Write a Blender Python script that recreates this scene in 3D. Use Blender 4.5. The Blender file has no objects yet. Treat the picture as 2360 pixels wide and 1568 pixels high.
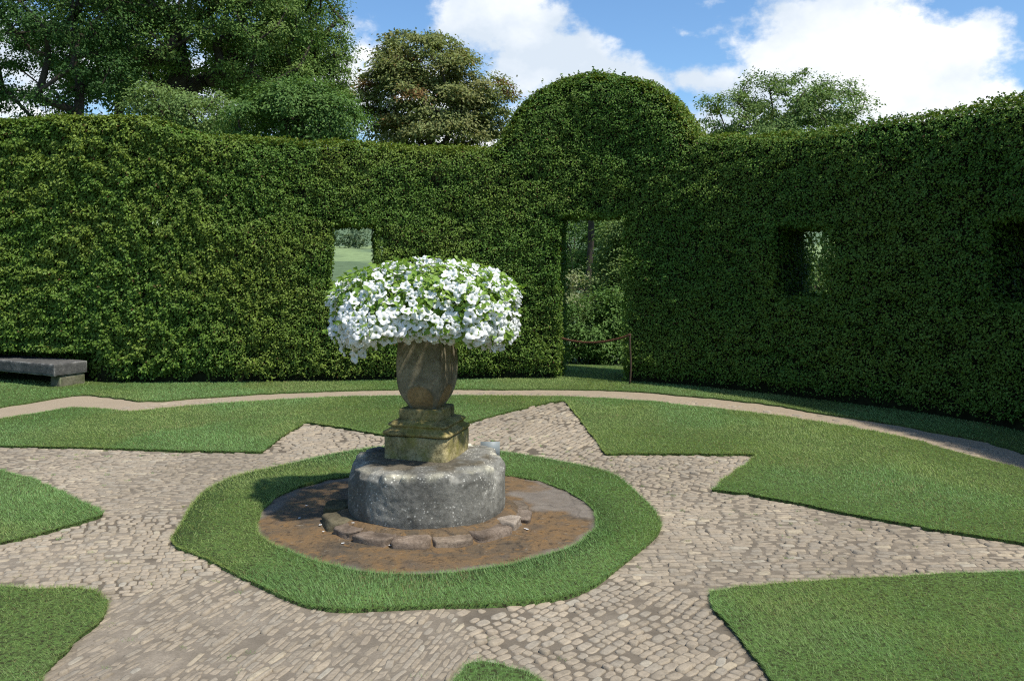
import bpy, math, random
import numpy as np
from mathutils import Vector

R = np.random.default_rng(7)
random.seed(7)
SC = bpy.context.scene
COL = SC.collection

# ------------------------------------------------------------------ survey of the place (metres)
CAM_H, F, HX, HY = 1.6, 2041.0, 1179.5, 590.0     # survey instrument height, focal length, principal point
PC = np.array([-0.52, 5.45])                      # centre of the garden circle


def gp(p, z=0.0):
    """survey reading -> point on the level z"""
    Y = (CAM_H - z) * F / (p[1] - HY)
    return ((p[0] - HX) / F * Y, Y)


def gpl(pts, z=0.0):
    return np.array([gp(p, z) for p in pts])


# ------------------------------------------------------------------ helpers
def sstep(a, b, x):
    t = np.clip((x - a) / (b - a), 0, 1)
    return t * t * (3 - 2 * t)


def vnoise(P, seed=0):
    P = np.asarray(P, float)
    I = np.floor(P).astype(np.int64)
    f = P - I
    f = f * f * (3 - 2 * f)
    out = np.zeros(len(P))
    for dx in (0, 1):
        for dy in (0, 1):
            for dz in (0, 1):
                h = (I[:, 0] + dx) * 374761393 + (I[:, 1] + dy) * 668265263 + (I[:, 2] + dz) * 2147483647 + seed * 1274126177
                h = (h ^ (h >> 13)) * 1274126177
                h = (h ^ (h >> 16)) & 0xFFFF
                w = (f[:, 0] if dx else 1 - f[:, 0]) * (f[:, 1] if dy else 1 - f[:, 1]) * (f[:, 2] if dz else 1 - f[:, 2])
                out += w * h / 65535.0
    return out


def fbm(P, seed=0, o=4):
    P = np.asarray(P, float)
    s = 0.0
    a = 0.5
    t = 0.0
    for k in range(o):
        s = s + a * vnoise(P * 2 ** k, seed + k)
        t += a
        a *= 0.55
    return s / t


def p3(xy, z=0.0):
    xy = np.asarray(xy)
    return np.column_stack([xy[:, 0], xy[:, 1], np.full(len(xy), z) if np.isscalar(z) else z])


def inpoly(P, poly):
    x, y = P[:, 0], P[:, 1]
    c = np.zeros(len(P), bool)
    n = len(poly)
    j = n - 1
    for i in range(n):
        xi, yi = poly[i]
        xj, yj = poly[j]
        if yi != yj:
            c ^= ((yi > y) != (yj > y)) & (x < (xj - xi) * (y - yi) / (yj - yi) + xi)
        j = i
    return c


def dense(poly, step=0.06, rough=0.0, seed=0, closed=True):
    poly = np.asarray(poly, float)
    out = []
    n = len(poly)
    for i in range(n if closed else n - 1):
        a = poly[i]
        b = poly[(i + 1) % n]
        k = max(1, int(np.linalg.norm(b - a) / step))
        for t in range(k):
            out.append(a + (b - a) * t / k)
    out = np.array(out)
    if rough:
        q = p3(out)
        out[:, 0] += (fbm(q * 9, seed, 3) - 0.5) * rough
        out[:, 1] += (fbm(q * 9, seed + 50, 3) - 0.5) * rough
    return out


def add(o, parent=None):
    COL.objects.link(o)
    if parent is not None:
        o.parent = parent
    return o


def mesh(name, verts, faces, mat=None, parent=None, col=None, smooth=False, kind=None, loc=None):
    """faces: (n,3) or (n,4) int array, or a list of such arrays"""
    verts = np.asarray(verts, np.float32)
    if loc is not None:
        verts = verts - np.asarray(loc, np.float32)
    if not isinstance(faces, list):
        faces = [faces]
    faces = [np.asarray(f, np.int32) for f in faces if len(f)]
    me = bpy.data.meshes.new(name)
    me.vertices.add(len(verts))
    me.vertices.foreach_set('co', verts.ravel())
    lv = np.concatenate([f.ravel() for f in faces])
    tot = np.concatenate([np.full(len(f), f.shape[1], np.int32) for f in faces])
    st = np.concatenate([[0], np.cumsum(tot)[:-1]]).astype(np.int32)
    me.loops.add(len(lv))
    me.loops.foreach_set('vertex_index', lv)
    me.polygons.add(len(tot))
    me.polygons.foreach_set('loop_start', st)
    me.polygons.foreach_set('loop_total', tot)
    if smooth:
        me.polygons.foreach_set('use_smooth', np.ones(len(tot), bool))
    if col is not None:
        a = me.attributes.new('tone', 'FLOAT_COLOR', 'POINT')
        c = np.ones((len(verts), 4), np.float32)
        c[:, :3] = col
        a.data.foreach_set('color', c.ravel())
    me.update(calc_edges=True)
    if mat is not None:
        me.materials.append(mat)
    o = bpy.data.objects.new(name, me)
    if loc is not None:
        o.location = loc
    add(o, parent)
    if kind:
        o['kind'] = kind
    return o


def polymesh(name, poly, z0, z1, mat, kind=None, parent=None):
    """slab with outline poly between levels z0 (bottom) and z1 (top), open below"""
    n = len(poly)
    from mathutils.geometry import tessellate_polygon
    tris = tessellate_polygon([[Vector((p[0], p[1], 0)) for p in poly]])
    tris = np.array([t for t in tris], np.int32)
    # upward facing
    a = poly[tris[:, 1]] - poly[tris[:, 0]]
    b = poly[tris[:, 2]] - poly[tris[:, 0]]
    fl = (a[:, 0] * b[:, 1] - a[:, 1] * b[:, 0]) < 0
    tris[fl] = tris[fl][:, ::-1]
    v = np.vstack([p3(poly, z1), p3(poly, z1), p3(poly, z0)])
    i = np.arange(n)
    j = (i + 1) % n
    q = np.column_stack([n + i, n + j, 2 * n + j, 2 * n + i])
    return mesh(name, v, [tris, q], mat, parent, kind=kind)


def empty(name, label, cat, loc, group=None):
    o = bpy.data.objects.new(name, None)
    o.location = loc
    o.empty_display_size = 0.1
    COL.objects.link(o)
    return tag(o, label, cat, group)


def tag(o, label, cat, group=None, kind=None):
    o['label'] = label
    o['category'] = cat
    if group:
        o['group'] = group
    if kind:
        o['kind'] = kind
    return o


def nrm(v):
    return v / np.maximum(np.linalg.norm(v, axis=-1, keepdims=True), 1e-9)


def leaf_geo(P, N, D, L, W, fold=0.18, droop=0.0):
    """one folded leaf of two triangles for each row"""
    N = nrm(N)
    D = nrm(D - N * np.sum(D * N, 1, keepdims=True) * 0.7)
    S = nrm(np.cross(N, D))
    L = np.asarray(L)[:, None]
    W = np.asarray(W)[:, None]
    mid = P + D * L * 0.45
    v = np.empty((len(P), 4, 3))
    v[:, 0] = P
    v[:, 1] = mid + S * W * 0.5 + N * W * fold
    v[:, 2] = P + D * L - N * L * droop
    v[:, 3] = mid - S * W * 0.5 + N * W * fold
    b = np.arange(len(P))[:, None] * 4
    f = np.concatenate([b + np.array([[0, 2, 1]]), b + np.array([[0, 3, 2]])])
    return v.reshape(-1, 3), f


def pick(cols, n, rng=R):
    cols = np.array(cols)
    k = rng.integers(0, len(cols), n)
    t = rng.random((n, 1))
    return cols[k] * t + cols[rng.integers(0, len(cols), n)] * (1 - t)


def join(parts):
    vs, fs, k = [], [], 0
    for v, f in parts:
        vs.append(v)
        fs.append(np.asarray(f) + k)
        k += len(v)
    return np.vstack(vs), fs


def tube(path, rad, n=8, cap=True):
    path = np.asarray(path, float)
    m = len(path)
    rad = np.full(m, rad) if np.isscalar(rad) else np.asarray(rad)
    T = nrm(np.gradient(path, axis=0))
    up = np.array([0.0, 0, 1])
    if abs(T[0, 2]) > 0.9:
        up = np.array([1.0, 0, 0])
    A = nrm(np.cross(T, up))
    B = np.cross(T, A)
    th = np.linspace(0, 2 * np.pi, n, endpoint=False)
    v = path[:, None] + rad[:, None, None] * (A[:, None] * np.cos(th)[None, :, None] + B[:, None] * np.sin(th)[None, :, None])
    v = v.reshape(-1, 3)
    f = []
    for i in range(m - 1):
        for k in range(n):
            a = i * n + k
            b = i * n + (k + 1) % n
            f.append((a, a + n, b + n, b))
    f = np.array(f)
    if cap:
        c0, c1 = len(v), len(v) + 1
        v = np.vstack([v, path[:1], path[-1:]])
        t = [(c0, k, (k + 1) % n) for k in range(n)] + [(c1, (m - 1) * n + (k + 1) % n, (m - 1) * n + k) for k in range(n)]
        t = np.array(t)
        f = np.vstack([np.column_stack([f[:, 0], f[:, 1], f[:, 2]]), np.column_stack([f[:, 0], f[:, 2], f[:, 3]]), t])
    return v, f


# ------------------------------------------------------------------ materials
class G:
    def __init__(self, name):
        self.m = bpy.data.materials.new(name)
        self.m.use_nodes = True
        self.t = self.m.node_tree
        self.t.nodes.clear()
        self.out = self.n('ShaderNodeOutputMaterial')

    def n(self, t, **kw):
        x = self.t.nodes.new(t)
        for k, v in kw.items():
            if k.startswith('i_'):
                key = k[2:]
                x.inputs[int(key) if key.isdigit() else key.replace('_', ' ')].default_value = v
            else:
                setattr(x, k, v)
        return x

    def l(self, a, b):
        self.t.links.new(a, b)

    def pos(self):
        return self.n('ShaderNodeNewGeometry').outputs['Position']

    def noise(self, scale, detail=4, rough=0.6, vec=None):
        x = self.n('ShaderNodeTexNoise', i_Scale=scale, i_Detail=detail, i_Roughness=rough)
        self.l(vec if vec is not None else self.pos(), x.inputs['Vector'])
        return x.outputs['Fac']

    def ramp(self, fac, stops):
        x = self.n('ShaderNodeValToRGB')
        e = x.color_ramp.elements
        while len(e) < len(stops):
            e.new(0.5)
        for k, (p, c) in enumerate(stops):
            e[k].position = p
            e[k].color = (*c, 1) if not np.isscalar(c) else (c, c, c, 1)
        self.l(fac, x.inputs[0])
        return x.outputs[0]

    def mix(self, fac, a, b, mode='MIX'):
        x = self.n('ShaderNodeMix', data_type='RGBA', blend_type=mode)
        for s, i in ((fac, 0), (a, 6), (b, 7)):
            if isinstance(s, (int, float)):
                x.inputs[i].default_value = s
            elif isinstance(s, tuple):
                x.inputs[i].default_value = (*s, 1)
            else:
                self.l(s, x.inputs[i])
        return x.outputs[2]

    def tone(self):
        return self.n('ShaderNodeAttribute', attribute_name='tone').outputs['Color']

    def bump(self, h, strength, dist=0.01):
        x = self.n('ShaderNodeBump', i_Strength=strength, i_Distance=dist)
        self.l(h, x.inputs['Height'])
        return x.outputs[0]

    def pbr(self, color, rough=0.8, spec=0.3, normal=None):
        b = self.n('ShaderNodeBsdfPrincipled')
        b.inputs['Specular IOR Level'].default_value = spec
        if isinstance(color, tuple):
            b.inputs['Base Color'].default_value = (*color, 1)
        else:
            self.l(color, b.inputs['Base Color'])
        if isinstance(rough, (int, float)):
            b.inputs['Roughness'].default_value = rough
        else:
            self.l(rough, b.inputs['Roughness'])
        if normal is not None:
            self.l(normal, b.inputs['Normal'])
        return b.outputs[0]

    def done(self, sh):
        self.l(sh, self.out.inputs[0])
        return self.m


def leaf_mat(name, trans=0.3, rough=0.45, spec=0.35, tcol=(1.0, 1.0, 0.55)):
    g = G(name)
    c = g.tone()
    b = g.pbr(c, rough, spec)
    t = g.n('ShaderNodeBsdfTranslucent')
    g.l(g.mix(1.0, c, tcol, 'MULTIPLY'), t.inputs[0])
    m = g.n('ShaderNodeMixShader', i_0=trans)
    g.l(b, m.inputs[1])
    g.l(t.outputs[0], m.inputs[2])
    return g.done(m.outputs[0])


M_LEAF = leaf_mat('clipped_leaf', 0.25, 0.55, 0.22)
M_TREE = leaf_mat('tree_leaf', 0.35, 0.6, 0.12)
M_GRASS = leaf_mat('grass_blade', 0.4, 0.5, 0.25)
M_PETAL_LEAF = leaf_mat('petunia_leaf', 0.4, 0.5, 0.3, (1.0, 1.0, 0.5))

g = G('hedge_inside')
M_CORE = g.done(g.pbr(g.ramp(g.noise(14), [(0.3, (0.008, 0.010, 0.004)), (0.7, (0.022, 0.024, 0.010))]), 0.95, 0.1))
g = G('bark')
v = g.noise(6, 6, 0.7)
M_BARK = g.done(g.pbr(g.ramp(v, [(0.3, (0.018, 0.014, 0.010)), (0.7, (0.085, 0.068, 0.050))]), 0.9, 0.2, g.bump(v, 0.6, 0.02)))
g = G('turf')
v = g.noise(2.5, 5)
M_TURF = g.done(g.pbr(g.mix(g.ramp(g.noise(60, 3), [(0.35, 0.0), (0.65, 1.0)]),
                            g.ramp(v, [(0.3, (0.075, 0.140, 0.034)), (0.7, (0.110, 0.175, 0.046))]),
                            (0.030, 0.030, 0.014)), 0.95, 0.1))
g = G('gravel')
v = g.noise(260, 3, 0.7)
M_GRAVEL = g.done(g.pbr(g.mix(g.ramp(g.noise(4, 4), [(0.35, 0.0), (0.7, 0.75)]),
                              g.ramp(v, [(0.3, (0.19, 0.150, 0.103)), (0.55, (0.36, 0.29, 0.205)), (0.75, (0.48, 0.41, 0.31))]),
                              (0.29, 0.235, 0.168)), 0.95, 0.1, g.bump(v, 0.5, 0.006)))
g = G('cobble_stone')
n1 = g.noise(38, 6, 0.7)
n2 = g.noise(170, 4, 0.7)
c = g.mix(1.0, g.tone(), g.ramp(n1, [(0.25, 0.62), (0.55, 1.0), (0.8, 1.2)]), 'MULTIPLY')
c = g.mix(g.ramp(n2, [(0.62, 0.0), (0.72, 0.45)]), c, (0.10, 0.085, 0.062))
M_COBBLE = g.done(g.pbr(c, 0.85, 0.25, g.bump(g.mix(0.4, n1, n2), 0.45, 0.006)))
g = G('sandy_mortar')
n1 = g.noise(5, 6, 0.7)
n2 = g.noise(90, 5, 0.7)
c = g.mix(1.0, g.tone(), g.ramp(n1, [(0.3, 0.7), (0.7, 1.25)]), 'MULTIPLY')
c = g.mix(g.ramp(n2, [(0.4, 0.0), (0.7, 0.5)]), c, (0.12, 0.10, 0.072))
M_MORTAR = g.done(g.pbr(c, 0.95, 0.15, g.bump(n2, 0.6, 0.006)))

g = G('wet_stained_stone')
n1 = g.noise(3.0, 6, 0.62)
n2 = g.noise(9, 6, 0.7)
n3 = g.noise(70, 5, 0.7)
c = g.ramp(n1, [(0.28, (0.055, 0.045, 0.033)), (0.43, (0.115, 0.083, 0.050)), (0.54, (0.180, 0.112, 0.052)), (0.64, (0.130, 0.090, 0.053)), (0.8, (0.085, 0.068, 0.048))])
c = g.mix(g.ramp(n2, [(0.54, 0.0), (0.66, 0.6)]), c, (0.11, 0.088, 0.064))
c = g.mix(g.ramp(g.noise(14, 6, 0.72), [(0.55, 0.0), (0.63, 0.75)]), c, (0.215, 0.122, 0.046))
c = g.mix(g.ramp(g.noise(19, 7, 0.75), [(0.61, 0.0), (0.66, 0.8)]), c, (0.24, 0.20, 0.145))
c = g.mix(g.ramp(g.noise(26, 5, 0.7), [(0.38, 0.6), (0.45, 0.0)]), c, (0.026, 0.021, 0.016))
c = g.mix(g.ramp(n3, [(0.55, 0.0), (0.75, 0.5)]), c, (0.042, 0.034, 0.026))
sp = g.n('ShaderNodeSeparateColor')
g.l(g.tone(), sp.inputs[0])
gy_ = g.mix(g.ramp(n2, [(0.35, 0.0), (0.7, 1.0)]), (0.155, 0.130, 0.104), (0.215, 0.185, 0.150))
c = g.mix(sp.outputs[0], c, gy_)
vo = g.n('ShaderNodeTexVoronoi', feature='DISTANCE_TO_EDGE', i_Scale=1.5)
wv = g.n('ShaderNodeVectorMath', operation='ADD')
nw = g.n('ShaderNodeTexNoise', i_Scale=6.0, i_Detail=5.0)
g.l(g.pos(), nw.inputs['Vector'])
sc_n = g.n('ShaderNodeVectorMath', operation='SCALE')
sc_n.inputs['Scale'].default_value = 0.22
g.l(nw.outputs['Color'], sc_n.inputs[0])
g.l(g.pos(), wv.inputs[0])
g.l(sc_n.outputs[0], wv.inputs[1])
g.l(wv.outputs[0], vo.inputs['Vector'])
c = g.mix(g.ramp(vo.outputs['Distance'], [(0.0, 0.35), (0.015, 0.0)]), c, (0.028, 0.022, 0.016))
M_DISC = g.done(g.pbr(c, g.ramp(n2, [(0.35, 0.55), (0.65, 0.95)]), 0.25, g.bump(g.mix(0.5, n2, n3), 0.85, 0.016)))


def stone_mat(name, base, dark, light, lichen, lich_amt=0.62, scale=1.0, moss=None, rough=0.9, spots=0.35):
    g = G(name)
    n1 = g.noise(7 * scale, 7, 0.68)
    n2 = g.noise(45 * scale, 6, 0.75)
    n3 = g.noise(120 * scale, 4, 0.7)
    c = g.ramp(n1, [(0.3, dark), (0.5, base), (0.72, light)])
    c = g.mix(g.ramp(n2, [(0.35, 0.7), (0.55, 0.0)]), c, dark)
    c = g.mix(g.ramp(n2, [(lich_amt, 0.0), (lich_amt + 0.06, 0.85)]), c, lichen)
    c = g.mix(g.ramp(n3, [(0.66, 0.0), (0.72, 0.7)]), c, lichen)
    vs = g.n('ShaderNodeTexVoronoi', i_Scale=46.0 * scale)
    g.l(g.pos(), vs.inputs['Vector'])
    spot = g.n('ShaderNodeMath', operation='MULTIPLY')
    g.l(g.ramp(vs.outputs['Distance'], [(0.16, spots), (0.26, 0.0)]), spot.inputs[0])
    g.l(g.ramp(g.noise(9 * scale, 4, 0.6), [(0.46, 0.0), (0.56, 1.0)]), spot.inputs[1])
    c = g.mix(spot.outputs[0], c, lichen)
    pit = g.n('ShaderNodeTexVoronoi', i_Scale=75.0 * scale)
    g.l(g.pos(), pit.inputs['Vector'])
    c = g.mix(g.ramp(pit.outputs['Distance'], [(0.10, 0.6 * spots), (0.2, 0.0)]), c, dark)
    if moss is not None:
        c = g.mix(g.ramp(g.noise(5 * scale, 5, 0.65), [(0.48, 0.0), (0.62, 0.8)]), c, moss)
    c = g.mix(1.0, c, g.tone(), 'MULTIPLY')
    return g.done(g.pbr(c, rough, 0.2, g.bump(g.mix(0.5, n1, n2), 0.7, 0.012)))


M_DRUM = stone_mat('lichened_grey_stone', (0.215, 0.207, 0.178), (0.105, 0.101, 0.086), (0.32, 0.305, 0.262), (0.56, 0.54, 0.47), 0.61, 1.0, spots=0.95)
M_PLINTH = stone_mat('mossy_buff_stone', (0.33, 0.28, 0.145), (0.060, 0.055, 0.022), (0.48, 0.41, 0.23), (0.52, 0.46, 0.27), 0.66, 1.2, (0.19, 0.175, 0.045))
M_URN = stone_mat('weathered_brown_stone', (0.225, 0.195, 0.130), (0.115, 0.100, 0.066), (0.31, 0.275, 0.19), (0.35, 0.32, 0.23), 0.70, 1.0)
M_KERB = stone_mat('rubble_stone', (0.17, 0.135, 0.105), (0.07, 0.055, 0.042), (0.25, 0.205, 0.165), (0.33, 0.29, 0.24), 0.68, 1.2)
M_BENCH = stone_mat('dark_bench_stone', (0.095, 0.092, 0.085), (0.045, 0.045, 0.042), (0.16, 0.15, 0.135), (0.30, 0.29, 0.25), 0.64, 0.8)
M_BLOCK = stone_mat('green_bench_block', (0.14, 0.13, 0.085), (0.06, 0.06, 0.035), (0.21, 0.195, 0.13), (0.28, 0.26, 0.19), 0.68, 0.8, (0.07, 0.085, 0.03))

g = G('white_petal')
c = g.tone()
b = g.pbr(c, 0.55, 0.25)
t = g.n('ShaderNodeBsdfTranslucent')
g.l(c, t.inputs[0])
m = g.n('ShaderNodeMixShader', i_0=0.35)
g.l(b, m.inputs[1])
g.l(t.outputs[0], m.inputs[2])
M_PETAL = g.done(m.outputs[0])
g = G('rusty_rope')
v = g.noise(80, 4)
M_ROPE = g.done(g.pbr(g.ramp(v, [(0.3, (0.05, 0.025, 0.014)), (0.7, (0.15, 0.075, 0.04))]), 0.95, 0.1, g.bump(v, 0.6, 0.01)))
g = G('rusty_iron')
M_IRON = g.done(g.pbr(g.ramp(g.noise(40, 4), [(0.3, (0.03, 0.022, 0.016)), (0.7, (0.10, 0.062, 0.038))]), 0.8, 0.3))
g = G('grey_plaque')
M_PLAQUE = g.done(g.pbr(g.ramp(g.noise(6, 3), [(0.3, (0.20, 0.23, 0.235)), (0.7, (0.24, 0.27, 0.275))]), 0.5, 0.3))
g = G('countryside')
n2 = g.noise(0.6, 5, 0.7)
c = g.mix(1.0, g.tone(), g.ramp(n2, [(0.3, 0.75), (0.7, 1.2)]), 'MULTIPLY')
M_LAND = g.done(g.pbr(c, 0.95, 0.1))

# ------------------------------------------------------------------ ground sheet out to the hills
def land_z(x, y):
    d = np.hypot(x - PC[0], y - PC[1])
    z = -0.06 - 7.0 * sstep(22, 120, d) + 52.0 * sstep(130, 620, d) + 60 * sstep(500, 2400, d)
    z = z + (fbm(np.column_stack([x, y, 0 * x]) * 0.006, 3, 3) - 0.5) * 26 * sstep(60, 320, d)
    return z


nr, na = 120, 240
rr = np.concatenate([[0.0], np.sort(np.concatenate([np.geomspace(2.0, 4200, nr - 41), np.linspace(215, 330, 40)]))])
aa = np.linspace(0, 2 * np.pi, na, endpoint=False)
X = PC[0] + rr[:, None] * np.cos(aa)[None]
Y = PC[1] + rr[:, None] * np.sin(aa)[None]
Z = land_z(X.ravel(), Y.ravel())
i, j = np.meshgrid(np.arange(nr - 1), np.arange(na), indexing='ij')
q = np.stack([i * na + j, (i + 1) * na + j, (i + 1) * na + (j + 1) % na, i * na + (j + 1) % na], -1).reshape(-1, 4)
dl = np.hypot(X.ravel() - PC[0], Y.ravel() - PC[1]) * (1 + 0.5 * (fbm(np.column_stack([X.ravel(), Y.ravel(), 0 * Z]) * 0.03, 6, 3) - 0.5))
dl = dl + 1.1 * (X.ravel() + 46) * sstep(120, 60, np.abs(X.ravel() + 46))
wa, wb = sstep(246, 254, dl)[:, None], sstep(296, 306, dl)[:, None]
lc = np.array([0.105, 0.150, 0.075]) * (1 - wa) + np.array([0.20, 0.265, 0.12]) * wa
lc = lc * (1 - wb) + np.array([0.11, 0.16, 0.09]) * wb  # near slope and wooded ground paled: distance haze put into the colour
mesh('ground', np.column_stack([X.ravel(), Y.ravel(), Z]), q, M_LAND, col=lc, smooth=True, kind='structure')

# ------------------------------------------------------------------ outlines of the garden floor
def arc(r, a0, a1, n):
    a = np.radians(np.linspace(a0, a1, n))
    return np.column_stack([PC[0] + r * np.cos(a), PC[1] + r * np.sin(a)])


path_out = gpl([(0, 941.6), (101, 924.7), (162, 914.5), (203, 913.5), (271, 921), (315, 927.5), (372, 927.5), (440, 921), (542, 914), (643, 908.5), (798, 902.4), (920, 900), (1052, 899.6), (1146, 900.2), (1282, 900), (1383, 901.2), (1505, 907), (1560, 914), (1645, 920.6), (1797, 938), (1865, 952), (1966, 966), (2068, 982), (2169, 1002), (2271, 1021), (2359, 1048)])
path_in = gpl([(0, 958.5), (85, 945), (166, 932), (237, 935), (298, 942), (372, 934.5), (440, 928), (575, 918.5), (677, 913), (798, 907.4), (920, 906), (1052, 905), (1180, 906.2), (1282, 907), (1350, 909.5), (1505, 918), (1560, 926), (1661, 935.5), (1797, 951.7), (1932, 972), (2034, 990.7), (2118, 1009), (2216, 1037), (2359, 1074)], 0.045)
path_out = np.vstack([[(-7.6, 8.2), (-6.6, 8.8)], path_out, arc(5.05, 8, -100, 14)])
path_in = np.vstack([[(-7.6, 7.8), (-6.4, 8.35)], path_in, arc(4.78, 8, -100, 14)])
path_out = dense(path_out, 0.04, 0.07, 1, False)
path_in = dense(path_in, 0.04, 0.07, 2, False)

lawn_a = gpl([(-150, 1028), (0, 1031), (150, 1034), (300, 1039), (450, 1043), (603, 1046), (650, 1010), (700, 976.5), (760, 984), (830, 996), (890, 1006), (985, 1020), (1074, 977.7), (1096, 972.5), (1146, 959), (1214, 942), (1262, 931), (1290, 927.5), (1304, 929), (1314, 942), (1335, 969), (1367, 1010), (1397, 1050.5), (1500, 1050), (1600, 1049.5), (1742, 1052), (1725, 1070), (1700, 1086), (1672, 1110), (1637, 1134), (1720, 1143), (1800, 1157), (1950, 1187), (2080, 1212), (2200, 1232), (2310, 1250), (2420, 1266)])
lawn_a = np.vstack([lawn_a, [(3.6, 4.72)], arc(4.78, 2, 8, 2)])
# back along the inner side of the gravel path
keep = path_in[:, 1] > 6.15
pin = path_in[keep]
LA = np.vstack([dense(lawn_a, 0.03, 0.05, 3, False), pin[::-1], [(-7.6, 7.3)]])
LB = dense(gpl([(-260, 1064), (0, 1088), (68, 1107), (112, 1125), (162, 1151), (203, 1169), (237, 1187), (232, 1194), (183, 1209), (118, 1227), (68, 1241), (0, 1258), (-260, 1320)]), 0.03, 0.05, 4)
LC = dense(gpl([(-200, 1352), (0, 1359), (68, 1363), (152, 1364), (217, 1371), (251, 1390), (244, 1413), (220, 1443), (183, 1474), (145, 1515), (108, 1558), (60, 1640), (0, 1740), (-300, 1740)]), 0.03, 0.05, 5)
LD = gpl([(382, 1260), (416, 1220), (440, 1172), (474, 1135), (541, 1101), (643, 1079), (745, 1055.5), (798, 1045), (880, 1033), (985, 1028), (1090, 1034), (1161, 1046), (1261, 1062), (1345, 1078), (1412, 1095), (1441, 1118), (1474, 1147), (1511, 1185), (1530, 1226), (1491, 1260), (1428, 1310), (1386, 1343), (1336, 1376), (1261, 1393), (1136, 1401), (1011, 1404), (886, 1410), (803, 1412), (732, 1414), (678, 1393), (607, 1364), (553, 1335), (474, 1291), (423, 1270)])
LD = dense(LD, 0.03, 0.03, 6)
kw = np.ones(11) / 11
LD = np.column_stack([np.convolve(np.concatenate([LD[-5:, k_], LD[:, k_], LD[:5, k_]]), kw, 'valid') for k_ in (0, 1)])
LE = dense(gpl([(1635, 1372), (1696, 1362), (1797, 1354), (1899, 1344), (2000, 1340), (2102, 1336), (2237, 1327), (2359, 1324), (2700, 1311), (3500, 1290), (3500, 1740), (1880, 1740), (1820, 1640), (1777, 1570), (1750, 1539), (1723, 1507), (1696, 1470), (1662, 1426), (1640, 1392)]), 0.03, 0.05, 7)
LF = dense(gpl([(1000, 1640), (1040, 1572), (1074, 1543), (1115, 1535), (1157, 1541), (1220, 1562), (1290, 1600), (1400, 1700), (950, 1740)]), 0.03, 0.05, 8)
DI = gpl([(590, 1214), (603, 1181), (636, 1151), (690, 1126), (749, 1110), (803, 1103), (890, 1094), (985, 1090), (1090, 1094), (1170, 1101), (1240, 1112), (1303, 1135), (1345, 1160), (1372, 1186), (1374, 1222), (1345, 1251), (1282, 1281), (1178, 1308), (1074, 1324), (970, 1332), (886, 1331), (811, 1321), (740, 1306), (686, 1285), (628, 1260), (599, 1239)])
DI = dense(DI, 0.05, 0.03, 9)

# hedge line: foot of its inner face, left to right
HV = [(-9.6, 11.3), (-8.2, 11.25), (-6.40, 11.2), (-5.78, 11.13)] + [tuple(gp(p)) for p in [(240, 886), (400, 887), (560, 886), (720, 884), (900, 881), (1100, 878), (1290, 877), (1440, 884), (1560, 893), (1700, 907), (1850, 925), (2000, 944), (2120, 961), (2240, 981), (2359, 1006)]]
HV = np.array(HV + [(4.88, 7.0), (5.08, 6.2), (5.16, 5.4), (5.1, 4.4), (4.9, 3.4), (4.5, 2.3)])


def catmull(P, k=10):
    Q = np.vstack([2 * P[0] - P[1], P, 2 * P[-1] - P[-2]])
    out = []
    for i in range(1, len(Q) - 2):
        a, b, c, d = Q[i - 1:i + 3]
        for t in np.linspace(0, 1, k, endpoint=False):
            out.append(0.5 * (2 * b + (c - a) * t + (2 * a - 5 * b + 4 * c - d) * t * t + (3 * b - a - 3 * c + d) * t ** 3))
    out.append(P[-1])
    return np.array(out)


HC = catmull(HV)
HS = np.concatenate([[0], np.cumsum(np.linalg.norm(np.diff(HC, axis=0), axis=1))])
kern = np.ones(9) / 9
HT = np.gradient(HC, axis=0)
HT = np.column_stack([np.convolve(np.pad(HT[:, k], 4, mode='edge'), kern, 'valid') for k in (0, 1)])
HT = nrm(HT)
HN = np.column_stack([HT[:, 1], -HT[:, 0]])         # to the garden side
HR = nrm(HC - PC)
HR = nrm(HR - 0.15 * HN)
H_THICK = 0.92


def TH(s):
    return 0.92 + 0.45 * sstep(s_of(1620), s_of(1770), s)


def hs(s, A):
    return np.column_stack([np.interp(s, HS, A[:, k]) for k in range(A.shape[1])])


HVX = HX + F * HC[:, 0] / HC[:, 1]                   # bearing of each hedge point
vis = HC[:, 1] > 3.0
def s_of(vx):
    return float(np.interp(vx, HVX, HS))


PROF = [(-700, 300), (-200, 285), (0, 272), (150, 268), (300, 266), (370, 272), (420, 288), (470, 301), (560, 308), (700, 320), (830, 326), (1000, 335), (1100, 337), (1135, 333), (1152, 318), (1165, 285), (1182, 248), (1205, 218), (1240, 190), (1290, 170), (1340, 162), (1390, 160), (1440, 164), (1490, 178), (1525, 200), (1550, 228), (1572, 262), (1588, 292), (1602, 311), (1640, 312), (1750, 305), (1900, 291), (2000, 279), (2100, 262), (2200, 246), (2300, 228), (2359, 212)]
ps, pz = [], []
for x, y in PROF:
    s = s_of(x)
    Yf = float(np.interp(s, HS, HC[:, 1]))
    ps.append(s)
    pz.append(CAM_H + (HY - y) / F * Yf)
ps = np.array(ps + [HS[-1]])
pz = np.array(pz + [3.05])


def ztop(s):
    z = np.interp(s, ps, pz)
    return z + (vnoise(np.column_stack([s * 1.7, 0 * s, 0 * s]), 31) - 0.5) * 0.05


def opening(x0, x1, y0, y1, floor=False):
    s0, s1 = s_of(x0), s_of(x1)
    Yf = float(np.interp((s0 + s1) / 2, HS, HC[:, 1]))
    return (s0, s1, 0.0 if floor else CAM_H + (HY - y1) / F * Yf, CAM_H + (HY - y0) / F * Yf)


OPEN = [opening(764, 869, 514, 700), opening(1287, 1436, 493, 900, True), opening(1779, 1892, 514, 693), opening(2272, 2440, 498, 712)]


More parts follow.
